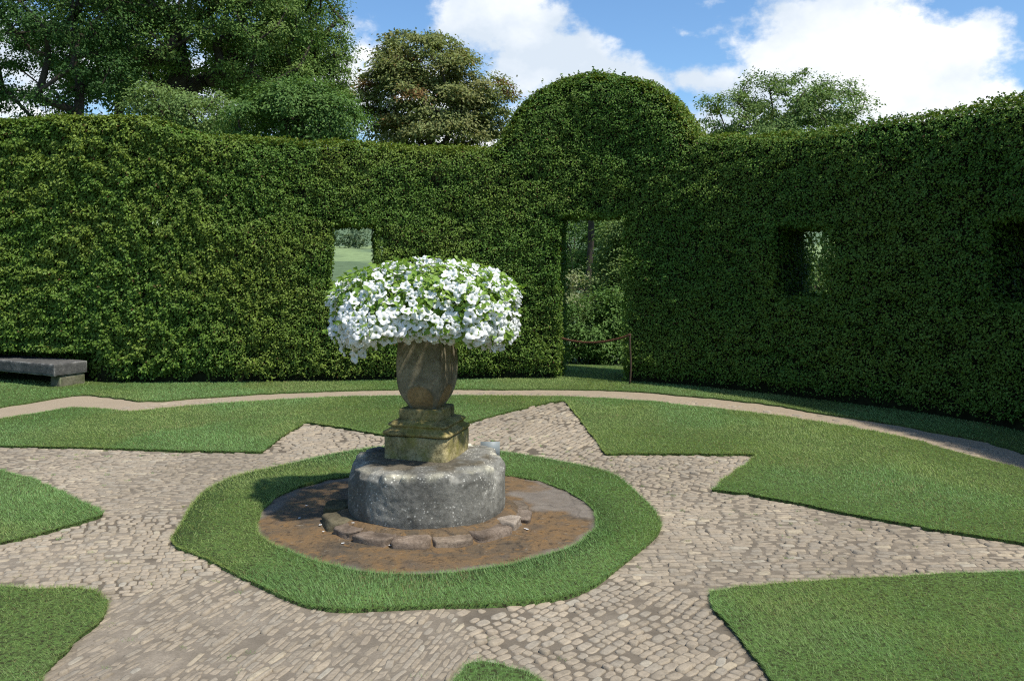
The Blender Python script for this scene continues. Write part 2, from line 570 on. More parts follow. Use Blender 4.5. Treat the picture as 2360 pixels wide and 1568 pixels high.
def in_open(s, z, grow=0.0):
    m = np.zeros(len(s), bool)
    grow = grow + (vnoise(np.column_stack([s * 11, z * 11, 0 * s]), 88) - 0.5) * 0.09
    for s0, s1, z0, z1 in OPEN:
        lo = -1 if z0 < 0.1 else z0 - grow
        m |= (s > s0 - grow) & (s < s1 + grow) & (z > lo) & (z < z1 + grow)
    return m


outer = dense(HC[::4], 0.3, 0, 0, False)
hedge_back = HC + HR * 1.6
pout = path_out
LO = np.vstack([pout, [(-1.4, 0.2), (-1.4, 0.0)][:0] + [tuple(p) for p in hedge_back[::-1][::5]]])

SECT = [  # from, to (degrees round the centre), row direction, stone length, row width, colour gain, flushness, squareness
    (-43, 16.5, 2, 0.078, 0.040, 1.0, 0.78, 0.18),
    (16.5, 53, -38, 0.072, 0.040, 1.05, 0.5, 0.18),
    (53, 96, 66, 0.115, 0.046, 1.02, 0.35, 0.15),
    (96, 131, 20, 0.075, 0.050, 1.1, 0.3, 0.2),
    (131, 180, -4, 0.080, 0.034, 1.0, 0.8, 0.15),
    (180, 225, 14, 0.058, 0.048, 1.10, 0.40, 0.38),
    (225, 281, 74, 0.088, 0.029, 1.0, 0.9, 0.15),
    (281, 317, 48, 0.062, 0.042, 1.04, 0.55, 0.36)]

# levels: paving at 0, gravel just above, turf standing a few centimetres proud
TURF = 0.022
pav = np.vstack([arc(5.4, 0, 354, 60)])
near = np.array([(-7.8, 8.8), (-7.8, 1.0), (5.2, 1.0), (5.2, 5.0)])
flo = np.vstack([arc(5.5, 0, 142, 30), near[:3]])
gx, gy = np.meshgrid(np.arange(-7.8, 5.6, 0.03), np.arange(1.2, 11.6, 0.03), indexing='ij')
gq = np.column_stack([gx.ravel(), gy.ravel(), 0 * gx.ravel()])
ang = np.degrees(np.arctan2(gq[:, 1] - PC[1], gq[:, 0] - PC[0]))
ang = np.where(ang < -43, ang + 360, ang)
sand = np.zeros(len(gq))
for si, S_ in enumerate(SECT):
    m_ = (ang >= S_[0]) & (ang < S_[1])
    sand[m_] = np.maximum(0.85 * S_[6], sstep(-0.06, 0.03, fbm(gq[m_] * 1.3, 40 + si, 3) - (0.70 - 0.08 * S_[6])))
bc = np.array([0.085, 0.068, 0.048]) * (1 - sand[:, None]) + np.array([0.245, 0.205, 0.155]) * sand[:, None]
gz = -0.001 + 0.004 * sand + 0.004 * (fbm(gq * 7, 44, 2) - 0.5)
gi, gj = np.meshgrid(np.arange(gx.shape[0] - 1), np.arange(gx.shape[1] - 1), indexing='ij')
gw = gx.shape[1]
gf = np.stack([gi * gw + gj, (gi + 1) * gw + gj, (gi + 1) * gw + gj + 1, gi * gw + gj + 1], -1).reshape(-1, 4)
inn = np.hypot(gq[:, 0] - PC[0], gq[:, 1] - PC[1]) < 5.35
inn |= (gq[:, 0] < -3) & (gq[:, 1] < 9.2)
inn |= gq[:, 1] < 4.5
gf = gf[inn[gf].all(1)]
mesh('paving_bed', np.column_stack([gq[:, :2], gz]), gf, M_MORTAR, col=bc, smooth=True, kind='structure')
gr = np.vstack([path_out, path_in[::-1]])
c0 = path_out + nrm(path_out - PC) * 0.08
c1 = path_in - nrm(path_in - PC) * 0.08
polymesh('gravel_path', np.vstack([c0, c1[::-1]]), -0.03, 0.006, M_GRAVEL, 'structure')
LAWNS = [LA, LB, LC, LE, LF]
for L in LAWNS:
    polymesh('lawn', L, -0.02, TURF, M_TURF, 'structure')
polymesh('lawn', LO, -0.02, TURF, M_TURF, 'structure')
# ring of turf round the stone disc
k = 140
th = np.linspace(0, 2 * np.pi, k, endpoint=False)


def star_r(poly, th, c):
    d = poly - c
    a = np.arctan2(d[:, 1], d[:, 0]) % (2 * np.pi)
    r = np.hypot(d[:, 0], d[:, 1])
    o = np.argsort(a)
    a, r = a[o], r[o]
    return np.interp(th, np.concatenate([[a[-1] - 2 * np.pi], a, [a[0] + 2 * np.pi]]), np.concatenate([[r[-1]], r, [r[0]]]))


ro, ri = star_r(LD, th, PC), star_r(DI, th, PC)
e = np.column_stack([np.cos(th), np.sin(th)])
po, pi_ = PC + e * ro[:, None], PC + e * ri[:, None]
v = np.vstack([p3(po, -0.02), p3(po, TURF), p3(pi_, TURF), p3(pi_, -0.02)])
i = np.arange(k)
j = (i + 1) % k
q = np.vstack([np.column_stack([a * k + i, a * k + j, (a + 1) * k + j, (a + 1) * k + i]) for a in range(3)])
mesh('lawn', v, q, M_TURF, kind='structure')

# ------------------------------------------------------------------ cobbles
SV, SF4, SF3, SCOL = [], [], [], []
nv = 0
NS = 12
tt = np.linspace(0, 2 * np.pi, NS, endpoint=False)
for si, (a0, a1, rd, sl, sw, gain, flush, rnd) in enumerate(SECT):
    rng = np.random.default_rng(100 + si)
    c, s = math.cos(math.radians(rd)), math.sin(math.radians(rd))
    U = np.array([c, s])
    W = np.array([-s, c])
    cells = []
    w = -7.5
    while w < 7.5:
        rw = sw * rng.uniform(0.75, 1.3)
        x = -7.5 + rng.uniform(0, sl)
        while x < 7.5:
            l = sl * rng.uniform(0.5, 1.55)
            cells.append((x + l / 2, w + rw / 2, l, rw))
            x += l
        w += rw
    cells = np.array(cells)
    ctr = PC + cells[:, :1] * U + cells[:, 1:2] * W
    # rows wander
    q = p3(ctr)
    ctr = ctr + W * ((fbm(q * 1.3, 70 + si, 2) - 0.5) * 0.16)[:, None] + U * ((fbm(q * 1.9, 90 + si, 2) - 0.5) * 0.2)[:, None]
    a = np.degrees(np.arctan2(ctr[:, 1] - PC[1], ctr[:, 0] - PC[0]))
    a = np.where(a < -43, a + 360, a)
    d = np.hypot(ctr[:, 0] - PC[0], ctr[:, 1] - PC[1])
    m = (a >= a0) & (a < a1) & (d > 0.9) & (d < 5.3) & (ctr[:, 1] > 2.3) & (ctr[:, 0] > -6.3)
    # leave out stones under the turf
    for L in LAWNS + [LD]:
        m[m] &= ~inpoly(ctr[m], L)
    m &= (d < 4.95) | (ctr[:, 0] < -3)
    wear = fbm(p3(ctr) * 1.3, 40 + si, 3)
    m &= ~((wear > 0.68 - 0.08 * flush) & (rng.random(len(m)) < 0.12)) & (rng.random(len(m)) > 0.03 + 0.05 * flush)
    ctr, cells, wear = ctr[m], cells[m], wear[m]
    n = len(ctr)
    if not n:
        continue
    ex = np.clip(rng.normal(0.74 - 0.75 * rnd, 0.09, n), 0.25, 0.85)[:, None]
    gapw = rng.uniform(0.0006, 0.0030, n)
    ha = (cells[:, 2] / 2 - gapw)[:, None]
    hb = (cells[:, 3] / 2 - gapw)[:, None]
    ca, sa = np.cos(tt)[None], np.sin(tt)[None]
    px = ha * np.sign(ca) * np.abs(ca) ** (1 - ex + 0.02)
    py = hb * np.sign(sa) * np.abs(sa) ** (1 - ex + 0.02)
    wob = 1 + rng.normal(0, 0.07, (n, NS))
    px, py = px * wob, py * wob
    rot = rng.normal(0, 0.09, n)[:, None]
    px, py = px * np.cos(rot) - py * np.sin(rot), px * np.sin(rot) + py * np.cos(rot)
    h = rng.uniform(0.0045, 0.009, n) * (1.15 - 0.62 * flush)
    h += np.where(rng.random(n) < 0.06, 0.008, 0)
    tx, ty = rng.normal(0, 0.05, n), rng.normal(0, 0.05, n)
    V = np.empty((n, 3 * NS + 1, 3))
    for ri_, (k_, hz) in enumerate(((1.0, None), (0.92, 0.88), (0.60, 1.0))):
        lx, ly = px * k_, py * k_
        V[:, ri_ * NS:(ri_ + 1) * NS, 0] = ctr[:, :1] + lx * U[0] + ly * W[0]
        V[:, ri_ * NS:(ri_ + 1) * NS, 1] = ctr[:, 1:] + lx * U[1] + ly * W[1]
        V[:, ri_ * NS:(ri_ + 1) * NS, 2] = -0.006 if hz is None else (h[:, None] * hz + lx * tx[:, None] + ly * ty[:, None])
    V[:, 3 * NS, :2] = ctr
    V[:, 3 * NS, 2] = h * 1.02
    b = (nv + np.arange(n) * (3 * NS + 1))[:, None, None]
    kk = np.arange(NS)
    k2 = (kk + 1) % NS
    qd = np.concatenate([np.column_stack([r * NS + kk, r * NS + k2, (r + 1) * NS + k2, (r + 1) * NS + kk]) for r in (0, 1)])
    tr = np.column_stack([2 * NS + kk, 2 * NS + k2, np.full(NS, 3 * NS)])
    SF4.append((b + qd[None]).reshape(-1, 4))
    SF3.append((b + tr[None]).reshape(-1, 3))
    SV.append(V.reshape(-1, 3))
    col = pick([(0.302, 0.248, 0.180), (0.268, 0.222, 0.161), (0.338, 0.278, 0.200), (0.290, 0.248, 0.188)], n, rng) * gain
    pale = rng.random(n) < 0.05 + 0.10 * (rnd > 0.4)
    col[pale] = pick([(0.38, 0.32, 0.225), (0.40, 0.33, 0.23), (0.35, 0.31, 0.24)], pale.sum(), rng)
    patch = (fbm(p3(ctr) * 0.9, 11, 3) - 0.5)[:, None]
    col = col * (1 + 0.45 * patch)
    SCOL.append(np.repeat(col, 3 * NS + 1, 0))
    nv += n * (3 * NS + 1)
mesh('cobbled_paving', np.vstack(SV), [np.vstack(SF4), np.vstack(SF3)], M_COBBLE, col=np.vstack(SCOL), smooth=True, kind='structure')

# ------------------------------------------------------------------ grass
def grass_points(poly, dens0, extra=None):
    lo, hi = poly.min(0), poly.max(0)
    lo = np.maximum(lo, [-7.2, 2.4])
    hi = np.minimum(hi, [5.4, 13.0])
    n = int((hi - lo).prod() * dens0)
    out = []
    while n > 0:
        k = min(n, 400000)
        P = lo + R.random((k, 2)) * (hi - lo)
        d = np.hypot(P[:, 0], P[:, 1])
        # only what the garden entrance can see, thinning with distance
        keep = R.random(k) < np.clip((4.2 / d) ** 1.6, 0, 1)
        keep &= np.abs(P[:, 0]) < P[:, 1] * 0.85 + 0.4
        P = P[keep]
        P = P[inpoly(P, poly)]
        if extra is not None:
            P = P[extra(P)]
        out.append(P)
        n -= k
    return np.vstack(out)


def off_disc(P):
    return ~inpoly(P, DI)


hfront = np.vstack([HC, (HC + HR * 0.25)[::-1]])
strip_zone = np.vstack([path_out, (HC + HR * 0.12)[::-1]])
GP = [grass_points(L, 21000) for L in LAWNS]
GP.append(grass_points(LD, 21000, off_disc))
GP.append(grass_points(strip_zone, 21000))
s0, s1 = OPEN[1][:2]
door_zone = np.vstack([hs(np.linspace(s0, s1, 6), HC), (hs(np.linspace(s0 - 0.2, s1 + 0.4, 6), HC) + hs(np.linspace(s0 - 0.2, s1 + 0.4, 6), HR) * 1.5)[::-1]])
GP.append(grass_points(door_zone, 21000))
edgeP, edgeO = [], []
for L in LAWNS + [LD, DI]:
    A, B_ = L, np.roll(L, -1, 0)
    ln = np.linalg.norm(B_ - A, axis=1)
    okk = (np.minimum(A[:, 1], B_[:, 1]) > 2.6) & (np.abs(A[:, 0]) < A[:, 1] * 0.66 + 0.3) & (ln < 0.5)
    cnt_ = (ln * 900 * np.clip(4.2 / np.maximum(A[:, 1], 1), 0, 1) ** 1.2 * okk).astype(int)
    kk_ = np.repeat(np.arange(len(L)), cnt_)
    tt_ = R.random((len(kk_), 1))
    tg_ = nrm(B_ - A)[kk_]
    area = np.sum(L[:, 0] * np.roll(L[:, 1], -1) - np.roll(L[:, 0], -1) * L[:, 1])
    o_ = np.column_stack([tg_[:, 1], -tg_[:, 0]]) * (1 if area > 0 else -1) * (-1 if L is DI else 1)
    edgeP.append(A[kk_] + (B_ - A)[kk_] * tt_ - o_ * R.uniform(-0.004, 0.014, (len(kk_), 1)))
    edgeO.append(np.arctan2(o_[:, 1], o_[:, 0]))
wc = np.column_stack([R.uniform(-4, 4.2, 900), R.uniform(2.9, 8.8, 900)])
wc = wc[np.hypot(*(wc - PC).T) < 4.6]
for L in LAWNS + [LD]:
    wc = wc[~inpoly(wc, L)]
wc = wc[fbm(p3(wc) * 1.7, 27, 3) > 0.53]
wk = np.repeat(np.arange(len(wc)), 16)
weeds = wc[wk] + R.normal(0, 0.011, (len(wk), 2))
GP.append(weeds)
n_in = sum(len(p) for p in GP)
n_weed = len(weeds)
GP = np.vstack(GP + edgeP)
edgeO = np.concatenate(edgeO)
n = len(GP)
d = np.hypot(GP[:, 0], GP[:, 1])
q = p3(GP)
tall = 0.55 + 0.9 * fbm(q * 1.4, 21, 3)
H = R.uniform(0.009, 0.021, n) * tall
w = (0.0020 + 0.0006 * np.maximum(d - 4, 0)) * R.uniform(0.7, 1.4, n)
a = R.uniform(0, 2 * np.pi, n)
comb = fbm(q * 0.8, 22, 2) * 6.28
lean = R.uniform(0.3, 1.5, n) * H
la = np.where(R.random(n) < 0.5, comb, R.uniform(0, 2 * np.pi, n))
# along the edges the grass is longer and flops over the stones
ne = n - n_in
la[n_in:] = edgeO + R.normal(0, 0.7, ne)
lean[n_in:] = R.uniform(0.004, 0.030, ne)
H[n_in:] *= R.uniform(0.5, 1.35, ne)
S = np.column_stack([np.cos(a), np.sin(a), 0 * a]) * (w / 2)[:, None]
B = p3(GP, TURF - 0.003)
B[n_in - n_weed:n_in, 2] = 0.0
H[n_in - n_weed:n_in] *= 0.8
tip = B + np.column_stack([np.cos(la) * lean, np.sin(la) * lean, H])
V = np.stack([B - S, B + S, tip], 1).reshape(-1, 3)
f = np.arange(3 * n).reshape(-1, 3)
c = pick([(0.215, 0.385, 0.122), (0.245, 0.400, 0.130), (0.195, 0.355, 0.120), (0.265, 0.400, 0.146)], n)
yel = sstep(0.42, 0.64, fbm(q * np.array([1.1, 0.7, 1]), 23, 3))[:, None]
c = c * (1 - yel * 0.65) + np.array([0.330, 0.385, 0.115]) * yel * 0.65
c *= (0.80 + 0.40 * fbm(q * 3.2, 24, 4))[:, None]
dead = R.random(n) < 0.03 + 0.16 * sstep(0.58, 0.70, fbm(q * 2.3, 26, 3))
c[dead] = (0.30, 0.26, 0.11)
o = mesh('grass', V, f, M_GRASS, col=np.repeat(c, 3, 0))
tag(o, 'short mown green grass growing on all the lawns', 'grass', kind='stuff')

# ------------------------------------------------------------------ the hedge
hedge = empty('clipped_hedge', 'tall clipped green hedge wall with arched dome, doorway and cut windows', 'hedge', (float(PC[0]), float(PC[1]) + 5.6, 0))
HLOC = np.array(hedge.location)
SH_R = 0.22


def niche(s, z):
    """hollow at the hedge foot where the bench is tucked in"""
    return 0.62 * sstep(s_of(232), s_of(205), s) * sstep(0.42, 0.36, z)


def hedge_front(n, s_lo, s_hi, back=False, seed=1):
    rng = np.random.default_rng(seed)
    s = rng.uniform(s_lo, s_hi, n)
    z = rng.uniform(0.03, 4.0, n)
    zt = ztop(s)
    ok = (z < zt) & ~in_open(s, z, -0.015)
    ok &= (z > 0.16) | (rng.random(n) < sstep(0.03, 0.16, z) * 0.9)
    s, z, zt = s[ok], z[ok], zt[ok]
    sl = (ztop(s + 0.04) - ztop(s - 0.04)) / 0.08
    dd = (zt - z) / np.sqrt(1 + sl ** 2)
    dome = sstep(s_of(1140), s_of(1190), s) * (1 - sstep(s_of(1570), s_of(1615), s))
    r = SH_R + 0.16 * dome
    k = np.clip((r - dd) / r, 0, 1)
    inset = r * (1 - np.sqrt(1 - k ** 2 * 0.98))
    # edges of the openings are rounded too
    q = np.column_stack([s * 2.2, z * 2.6, 0 * s])
    lump = (fbm(q, 5 + seed, 3) - 0.5) * 0.11
    fs = 1.0 - 0.38 * sstep(s_of(800), s_of(150), s)
    fine = (fbm(np.column_stack([s * 8.5 * fs, z * 15 * fs, 0 * s]), 15 + seed, 2) - 0.5) * (0.15 + 0.07 * sstep(s_of(900), s_of(200), s))
    pit = sstep(0.74, 0.82, vnoise(np.column_stack([s * 5.3, z * 8.0, 0 * s]), 45 + seed)) * 0.06
    pit = pit + (0 if back else 1) * niche(s, z)
    foot = 0.10 * sstep(0.30, 0.05, z)
    off = inset - lump - fine + pit + foot + rng.uniform(-0.02, 0.07, len(s)) * 1.0
    rad, nn, tg = hs(s, HR), hs(s, HN), hs(s, HT)
    base = hs(s, HC)
    if back:
        xy = base + rad * (TH(s) - off)[:, None]
        nn = -nn
    else:
        xy = base + rad * off[:, None]
    nz = k
    N = np.column_stack([nn * np.sqrt(1 - nz ** 2)[:, None], nz])
    N[:, :2] += tg * (-sl / np.sqrt(1 + sl ** 2) * k)[:, None]
    return p3(xy, z), N, s, z


def hedge_leaves(P, N, rng, size=1.0):
    n = len(P)
    nn = nrm(N * 1.0 + np.array([0, 0, 0.45]) + rng.normal(0, 0.55, (n, 3)))
    D = N * 0.6 + np.array([0, 0, -0.55]) + rng.normal(0, 0.75, (n, 3))
    L = rng.uniform(0.026, 0.048, n) * size
    v, f = leaf_geo(P, nn, D, L, L * rng.uniform(0.55, 0.8, n), 0.2, 0.12)
    q = P * np.array([1.0, 1.0, 1.6])
    mixv = sstep(0.30, 0.75, fbm(q * 1.3, 61, 4))[:, None]
    dark = pick([(0.090, 0.185, 0.024), (0.108, 0.210, 0.028), (0.074, 0.160, 0.026)], n, rng)
    lite = pick([(0.165, 0.235, 0.032), (0.185, 0.255, 0.038), (0.145, 0.215, 0.034)], n, rng)
    olive = sstep(1.5, -2.5, P[:, 0])[:, None]
    w = np.clip(mixv * (0.55 + 0.55 * olive) + 0.18 * olive, 0, 1)
    c = dark * (1 - w) + lite * w
    yl = rng.random(n) < 0.05
    c[yl] = pick([(0.21, 0.28, 0.05), (0.18, 0.25, 0.045)], yl.sum(), rng)
    br = rng.random(n) < 0.012
    c[br] = (0.10, 0.055, 0.02)
    c *= rng.uniform(0.75, 1.25, (n, 1))
    return v, f, np.repeat(c, 4, 0)


SLO, SHI = s_of(-420), HS[-1] - 0.05
rng = np.random.default_rng(77)
geos = []
P, N, s_, z_ = hedge_front(560000, SLO, SHI, False, 1)
sz = 0.69 + 0.38 * sstep(s_of(850), s_of(150), s_)
geos.append(hedge_leaves(P, N, rng, sz))
P, N, s_, z_ = hedge_front(60000, SLO, SHI, True, 2)
geos.append(hedge_leaves(P, N, rng, 1.4))
# flat top and the dome's back
ss = np.linspace(SLO, SHI, 4000)
zz = ztop(ss)
al = np.concatenate([[0], np.cumsum(np.hypot(np.diff(ss), np.diff(zz)))])
n = 66000
s = np.interp(rng.uniform(0, al[-1], n), al, ss)
t = rng.uniform(0.10, 1, n) * (TH(s) - 0.10)
t = np.maximum(t, 0.05)
sl = (ztop(s + 0.03) - ztop(s - 0.03)) / 0.06
cs = 1 / np.sqrt(1 + sl ** 2)
edge = np.minimum(t, TH(s) - t)
dome = sstep(s_of(1140), s_of(1190), s) * (1 - sstep(s_of(1570), s_of(1615), s))
rt = SH_R + 0.16 * dome
ke = np.clip((rt - edge) / rt, 0, 1)
drop = rt * (1 - np.sqrt(1 - ke ** 2 * 0.98))
lump = (fbm(np.column_stack([s * 3, t * 3, 0 * s]), 9, 3) - 0.5) * 0.10 + rng.uniform(-0.06, 0.02, n)
off = lump - drop
xy = hs(s, HC) + hs(s, HR) * t[:, None] + hs(s, HT) * (-sl * cs * off)[:, None]
N = np.column_stack([hs(s, HT) * (-sl * cs)[:, None], cs])
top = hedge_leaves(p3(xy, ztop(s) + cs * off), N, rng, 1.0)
# top leaves tinted brighter and yellower: sunlight put into their colour
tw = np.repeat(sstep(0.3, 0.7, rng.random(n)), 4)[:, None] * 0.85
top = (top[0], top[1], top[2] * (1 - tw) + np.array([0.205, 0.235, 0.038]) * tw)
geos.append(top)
# loose shoots standing out of the top
n = 700
s = rng.uniform(SLO, SHI, n)
s[:420] = rng.uniform(s_of(1950), SHI, 420)
t = rng.uniform(0.05, 0.5, n)
k = np.repeat(np.arange(n), 7)
hh = rng.uniform(0.01, 0.055, n)
fr = np.tile(np.linspace(0.0, 1, 7), n)
lean = rng.normal(0, 0.25, (n, 2))
xy = (hs(s, HC) + hs(s, HR) * t[:, None])[k] + lean[k] * (hh[k] * fr)[:, None]
P = p3(xy, ztop(s)[k] + hh[k] * fr)
geos.append(hedge_leaves(P, rng.normal(0, 1, P.shape) * 0.6 + np.array([0, 0, 0.6]), rng, 0.85))
# cheeks, heads and sills of the openings
for s0, s1, z0, z1 in OPEN:
    for side in (0, 1):
        n = int(2600 * (z1 - z0) * TH(s0))
        z = rng.uniform(max(z0, 0.05), z1, n)
        t = rng.uniform(0.02, TH(s0) - 0.02, n)
        se = s1 if side else s0
        sgn = 1 if side else -1
        rough = rng.uniform(-0.02, 0.06, n) + (fbm(np.column_stack([t * 6, z * 6, 0 * z]), 19 + side, 2) - 0.5) * 0.08
        s = se + sgn * rough
        P = p3(hs(s, HC) + hs(s, HR) * t[:, None], z)
        N = p3(-sgn * hs(s, HT), 0.0)
        geos.append(hedge_leaves(P, N, rng, 0.95))
    for head in (0, 1):
        if not head and z0 < 0.1:
            continue
        n = int(2800 * (s1 - s0) * TH(s0))
        s = rng.uniform(s0, s1, n)
        t = rng.uniform(0.02, TH(s0) - 0.02, n)
        rough = rng.uniform(-0.03, 0.06, n) + (fbm(np.column_stack([t * 6, s * 6, 0 * s]), 29 + head, 2) - 0.5) * 0.10
        z = z1 + rough if head else z0 - rough
        P = p3(hs(s, HC) + hs(s, HR) * t[:, None], z)
        N = np.tile([0, 0, -0.7 if head else 1.0], (n, 1)) + p3(hs(s, HN) * 0.3, 0.0)
        geos.append(hedge_leaves(P, N, rng, 1.0))
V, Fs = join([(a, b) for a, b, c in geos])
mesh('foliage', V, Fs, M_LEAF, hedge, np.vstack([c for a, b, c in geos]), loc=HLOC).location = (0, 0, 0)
# the dark twiggy inside
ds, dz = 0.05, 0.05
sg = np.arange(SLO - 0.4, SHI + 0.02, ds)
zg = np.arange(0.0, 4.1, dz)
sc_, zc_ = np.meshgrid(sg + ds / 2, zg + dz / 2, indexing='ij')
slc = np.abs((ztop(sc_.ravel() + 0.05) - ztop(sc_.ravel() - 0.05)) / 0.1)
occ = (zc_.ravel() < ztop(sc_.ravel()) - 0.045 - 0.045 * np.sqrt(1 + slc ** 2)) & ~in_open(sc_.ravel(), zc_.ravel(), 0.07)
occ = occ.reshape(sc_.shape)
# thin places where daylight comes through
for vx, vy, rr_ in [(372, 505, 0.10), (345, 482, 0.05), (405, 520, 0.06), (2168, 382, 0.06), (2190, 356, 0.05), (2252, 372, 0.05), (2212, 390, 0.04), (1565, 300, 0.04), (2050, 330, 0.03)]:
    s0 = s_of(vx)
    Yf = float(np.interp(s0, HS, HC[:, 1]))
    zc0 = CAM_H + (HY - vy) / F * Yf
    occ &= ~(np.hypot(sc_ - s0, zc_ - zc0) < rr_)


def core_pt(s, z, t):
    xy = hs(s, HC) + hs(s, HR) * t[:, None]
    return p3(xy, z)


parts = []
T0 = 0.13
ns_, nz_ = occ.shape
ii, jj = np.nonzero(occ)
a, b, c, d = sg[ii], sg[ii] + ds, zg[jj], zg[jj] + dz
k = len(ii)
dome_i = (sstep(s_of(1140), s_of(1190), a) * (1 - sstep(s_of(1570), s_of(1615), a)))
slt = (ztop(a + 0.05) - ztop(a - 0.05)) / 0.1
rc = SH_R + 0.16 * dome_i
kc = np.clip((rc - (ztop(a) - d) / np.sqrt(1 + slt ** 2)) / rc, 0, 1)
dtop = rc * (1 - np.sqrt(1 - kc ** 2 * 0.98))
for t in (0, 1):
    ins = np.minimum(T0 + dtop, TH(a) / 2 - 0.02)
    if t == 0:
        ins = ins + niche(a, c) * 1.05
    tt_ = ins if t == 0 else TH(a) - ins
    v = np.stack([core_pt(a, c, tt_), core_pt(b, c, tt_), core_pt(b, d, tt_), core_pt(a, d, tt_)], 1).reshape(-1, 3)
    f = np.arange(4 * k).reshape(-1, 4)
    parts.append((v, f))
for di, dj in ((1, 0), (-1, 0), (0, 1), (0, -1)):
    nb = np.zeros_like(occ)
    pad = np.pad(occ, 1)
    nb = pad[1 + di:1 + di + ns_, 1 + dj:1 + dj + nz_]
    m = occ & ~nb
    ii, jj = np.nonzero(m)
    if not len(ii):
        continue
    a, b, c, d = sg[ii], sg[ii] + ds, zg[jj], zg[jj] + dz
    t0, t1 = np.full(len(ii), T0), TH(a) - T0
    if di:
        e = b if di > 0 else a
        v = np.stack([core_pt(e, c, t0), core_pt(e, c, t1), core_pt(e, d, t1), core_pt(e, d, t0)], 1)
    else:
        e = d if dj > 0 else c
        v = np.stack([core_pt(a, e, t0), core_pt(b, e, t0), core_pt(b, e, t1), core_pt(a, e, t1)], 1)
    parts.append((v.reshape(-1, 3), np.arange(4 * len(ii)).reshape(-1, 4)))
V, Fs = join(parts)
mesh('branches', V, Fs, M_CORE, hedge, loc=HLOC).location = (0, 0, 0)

# ------------------------------------------------------------------ stone disc under the drum
def disc_mesh():
    nrad, k = 46, 180
    th = np.linspace(0, 2 * np.pi, k, endpoint=False)
    rad = star_r(DI, th, PC) + 0.03
    fr = np.linspace(0.0, 1, nrad) ** 0.8
    X = PC[0] + fr[:, None] * rad[None] * np.cos(th)[None]
    Y = PC[1] + fr[:, None] * rad[None] * np.sin(th)[None]
    q = np.column_stack([X.ravel(), Y.ravel(), 0 * X.ravel()])
    rel = fbm(q * 5, 33, 5)
    z = 0.010 + 0.022 * (np.floor(rel * 9) / 9 * 0.6 + rel * 0.4 - 0.4) + 0.006 * (fbm(q * 22, 34, 3) - 0.5)
    rfull = np.hypot(q[:, 0] - PC[0], q[:, 1] - PC[1])
    z = z + 0.055 * sstep(0.62, 0.50, rfull)
    # dry pale slab on the right and along the front edge, wet earth-stained stone elsewhere
    a = np.degrees(np.arctan2(q[:, 1] - PC[1], q[:, 0] - PC[0])) + (fbm(q * 4, 35, 3) - 0.5) * 34
    edge = np.tile(fr[:, None], (1, k)).ravel()
    dry = sstep(-6, 2, a) * sstep(50, 42, a) * sstep(0.60, 0.66, edge + (fbm(q * 6, 36, 3) - 0.5) * 0.2)
    rim = sstep(0.91, 0.97, edge + (fbm(q * 5, 37, 3) - 0.5) * 0.22)
    col = np.ones((len(q), 3))
    pale = np.clip(np.maximum(dry, rim * 0.8), 0, 1)[:, None]
    col = np.column_stack([pale[:, 0] * (0.75 + 0.4 * fbm(q * 9, 39, 3)), 0 * rel, 0 * rel])
    f = []
    i, j = np.meshgrid(np.arange(nrad - 1), np.arange(k), indexing='ij')
    f = np.stack([i * k + j, (i + 1) * k + j, (i + 1) * k + (j + 1) % k, i * k + (j + 1) % k], -1).reshape(-1, 4)
    mesh('stone_disc', np.column_stack([q[:, :2], z]), f, M_DISC, col=col, smooth=True, kind='structure')


disc_mesh()

# ------------------------------------------------------------------ rough kerb stones round the drum
def rock(name, cx, cy, rot, lx, ly, h, label, seed, col=(1, 1, 1), ztilt=0.0, group='rough stones ringing the foot of the drum'):
    nu, nvv = 20, 12
    u = np.linspace(0, 2 * np.pi, nu, endpoint=False)
    w = np.linspace(0, 1, nvv)
    pts = []
    for k in w:
        if k < 0.4:
            rr_, zz_ = 1.0 + 0.04 * (0.4 - k), k / 0.4 * 0.86
        else:
            t = (k - 0.4) / 0.6
            rr_, zz_ = max(0.0, 1 - t ** 1.6), 0.86 + 0.14 * math.sin(min(t * 3.2, 1) * math.pi / 2)
        ex = 0.30
        for a in u:
            x = math.copysign(abs(math.cos(a)) ** ex, math.cos(a)) * rr_ * lx / 2
            y = math.copysign(abs(math.sin(a)) ** ex, math.sin(a)) * rr_ * ly / 2
            pts.append((x, y, zz_ * h))
    P = np.array(pts)
    q = P / max(lx, ly) * 3.2 + seed * 7.3
    dsp = np.column_stack([fbm(q, seed + s_, 3) - 0.5 for s_ in (0, 10, 20)])
    P = P + dsp * np.array([lx * 0.30, ly * 0.34, h * 0.5]) * np.clip(P[:, 2:] / h + 0.25, 0, 1)
    P[:, 2] += P[:, 1] * ztilt
    c, s = math.cos(rot), math.sin(rot)
    P[:, :2] = np.column_stack([P[:, 0] * c - P[:, 1] * s, P[:, 0] * s + P[:, 1] * c])
    i, j = np.meshgrid(np.arange(nvv - 1), np.arange(nu), indexing='ij')
    f = np.stack([i * nu + j, i * nu + (j + 1) % nu, (i + 1) * nu + (j + 1) % nu, (i + 1) * nu + j], -1).reshape(-1, 4)
    cc = np.tile(col, (len(P), 1)) * (0.8 + 0.4 * fbm(q * 2, seed + 5, 3))[:, None]
    o = mesh(name, P, f, M_KERB, col=cc, smooth=True)
    o.location = (cx, cy, -0.004)
    return tag(o, label, 'stone', group)


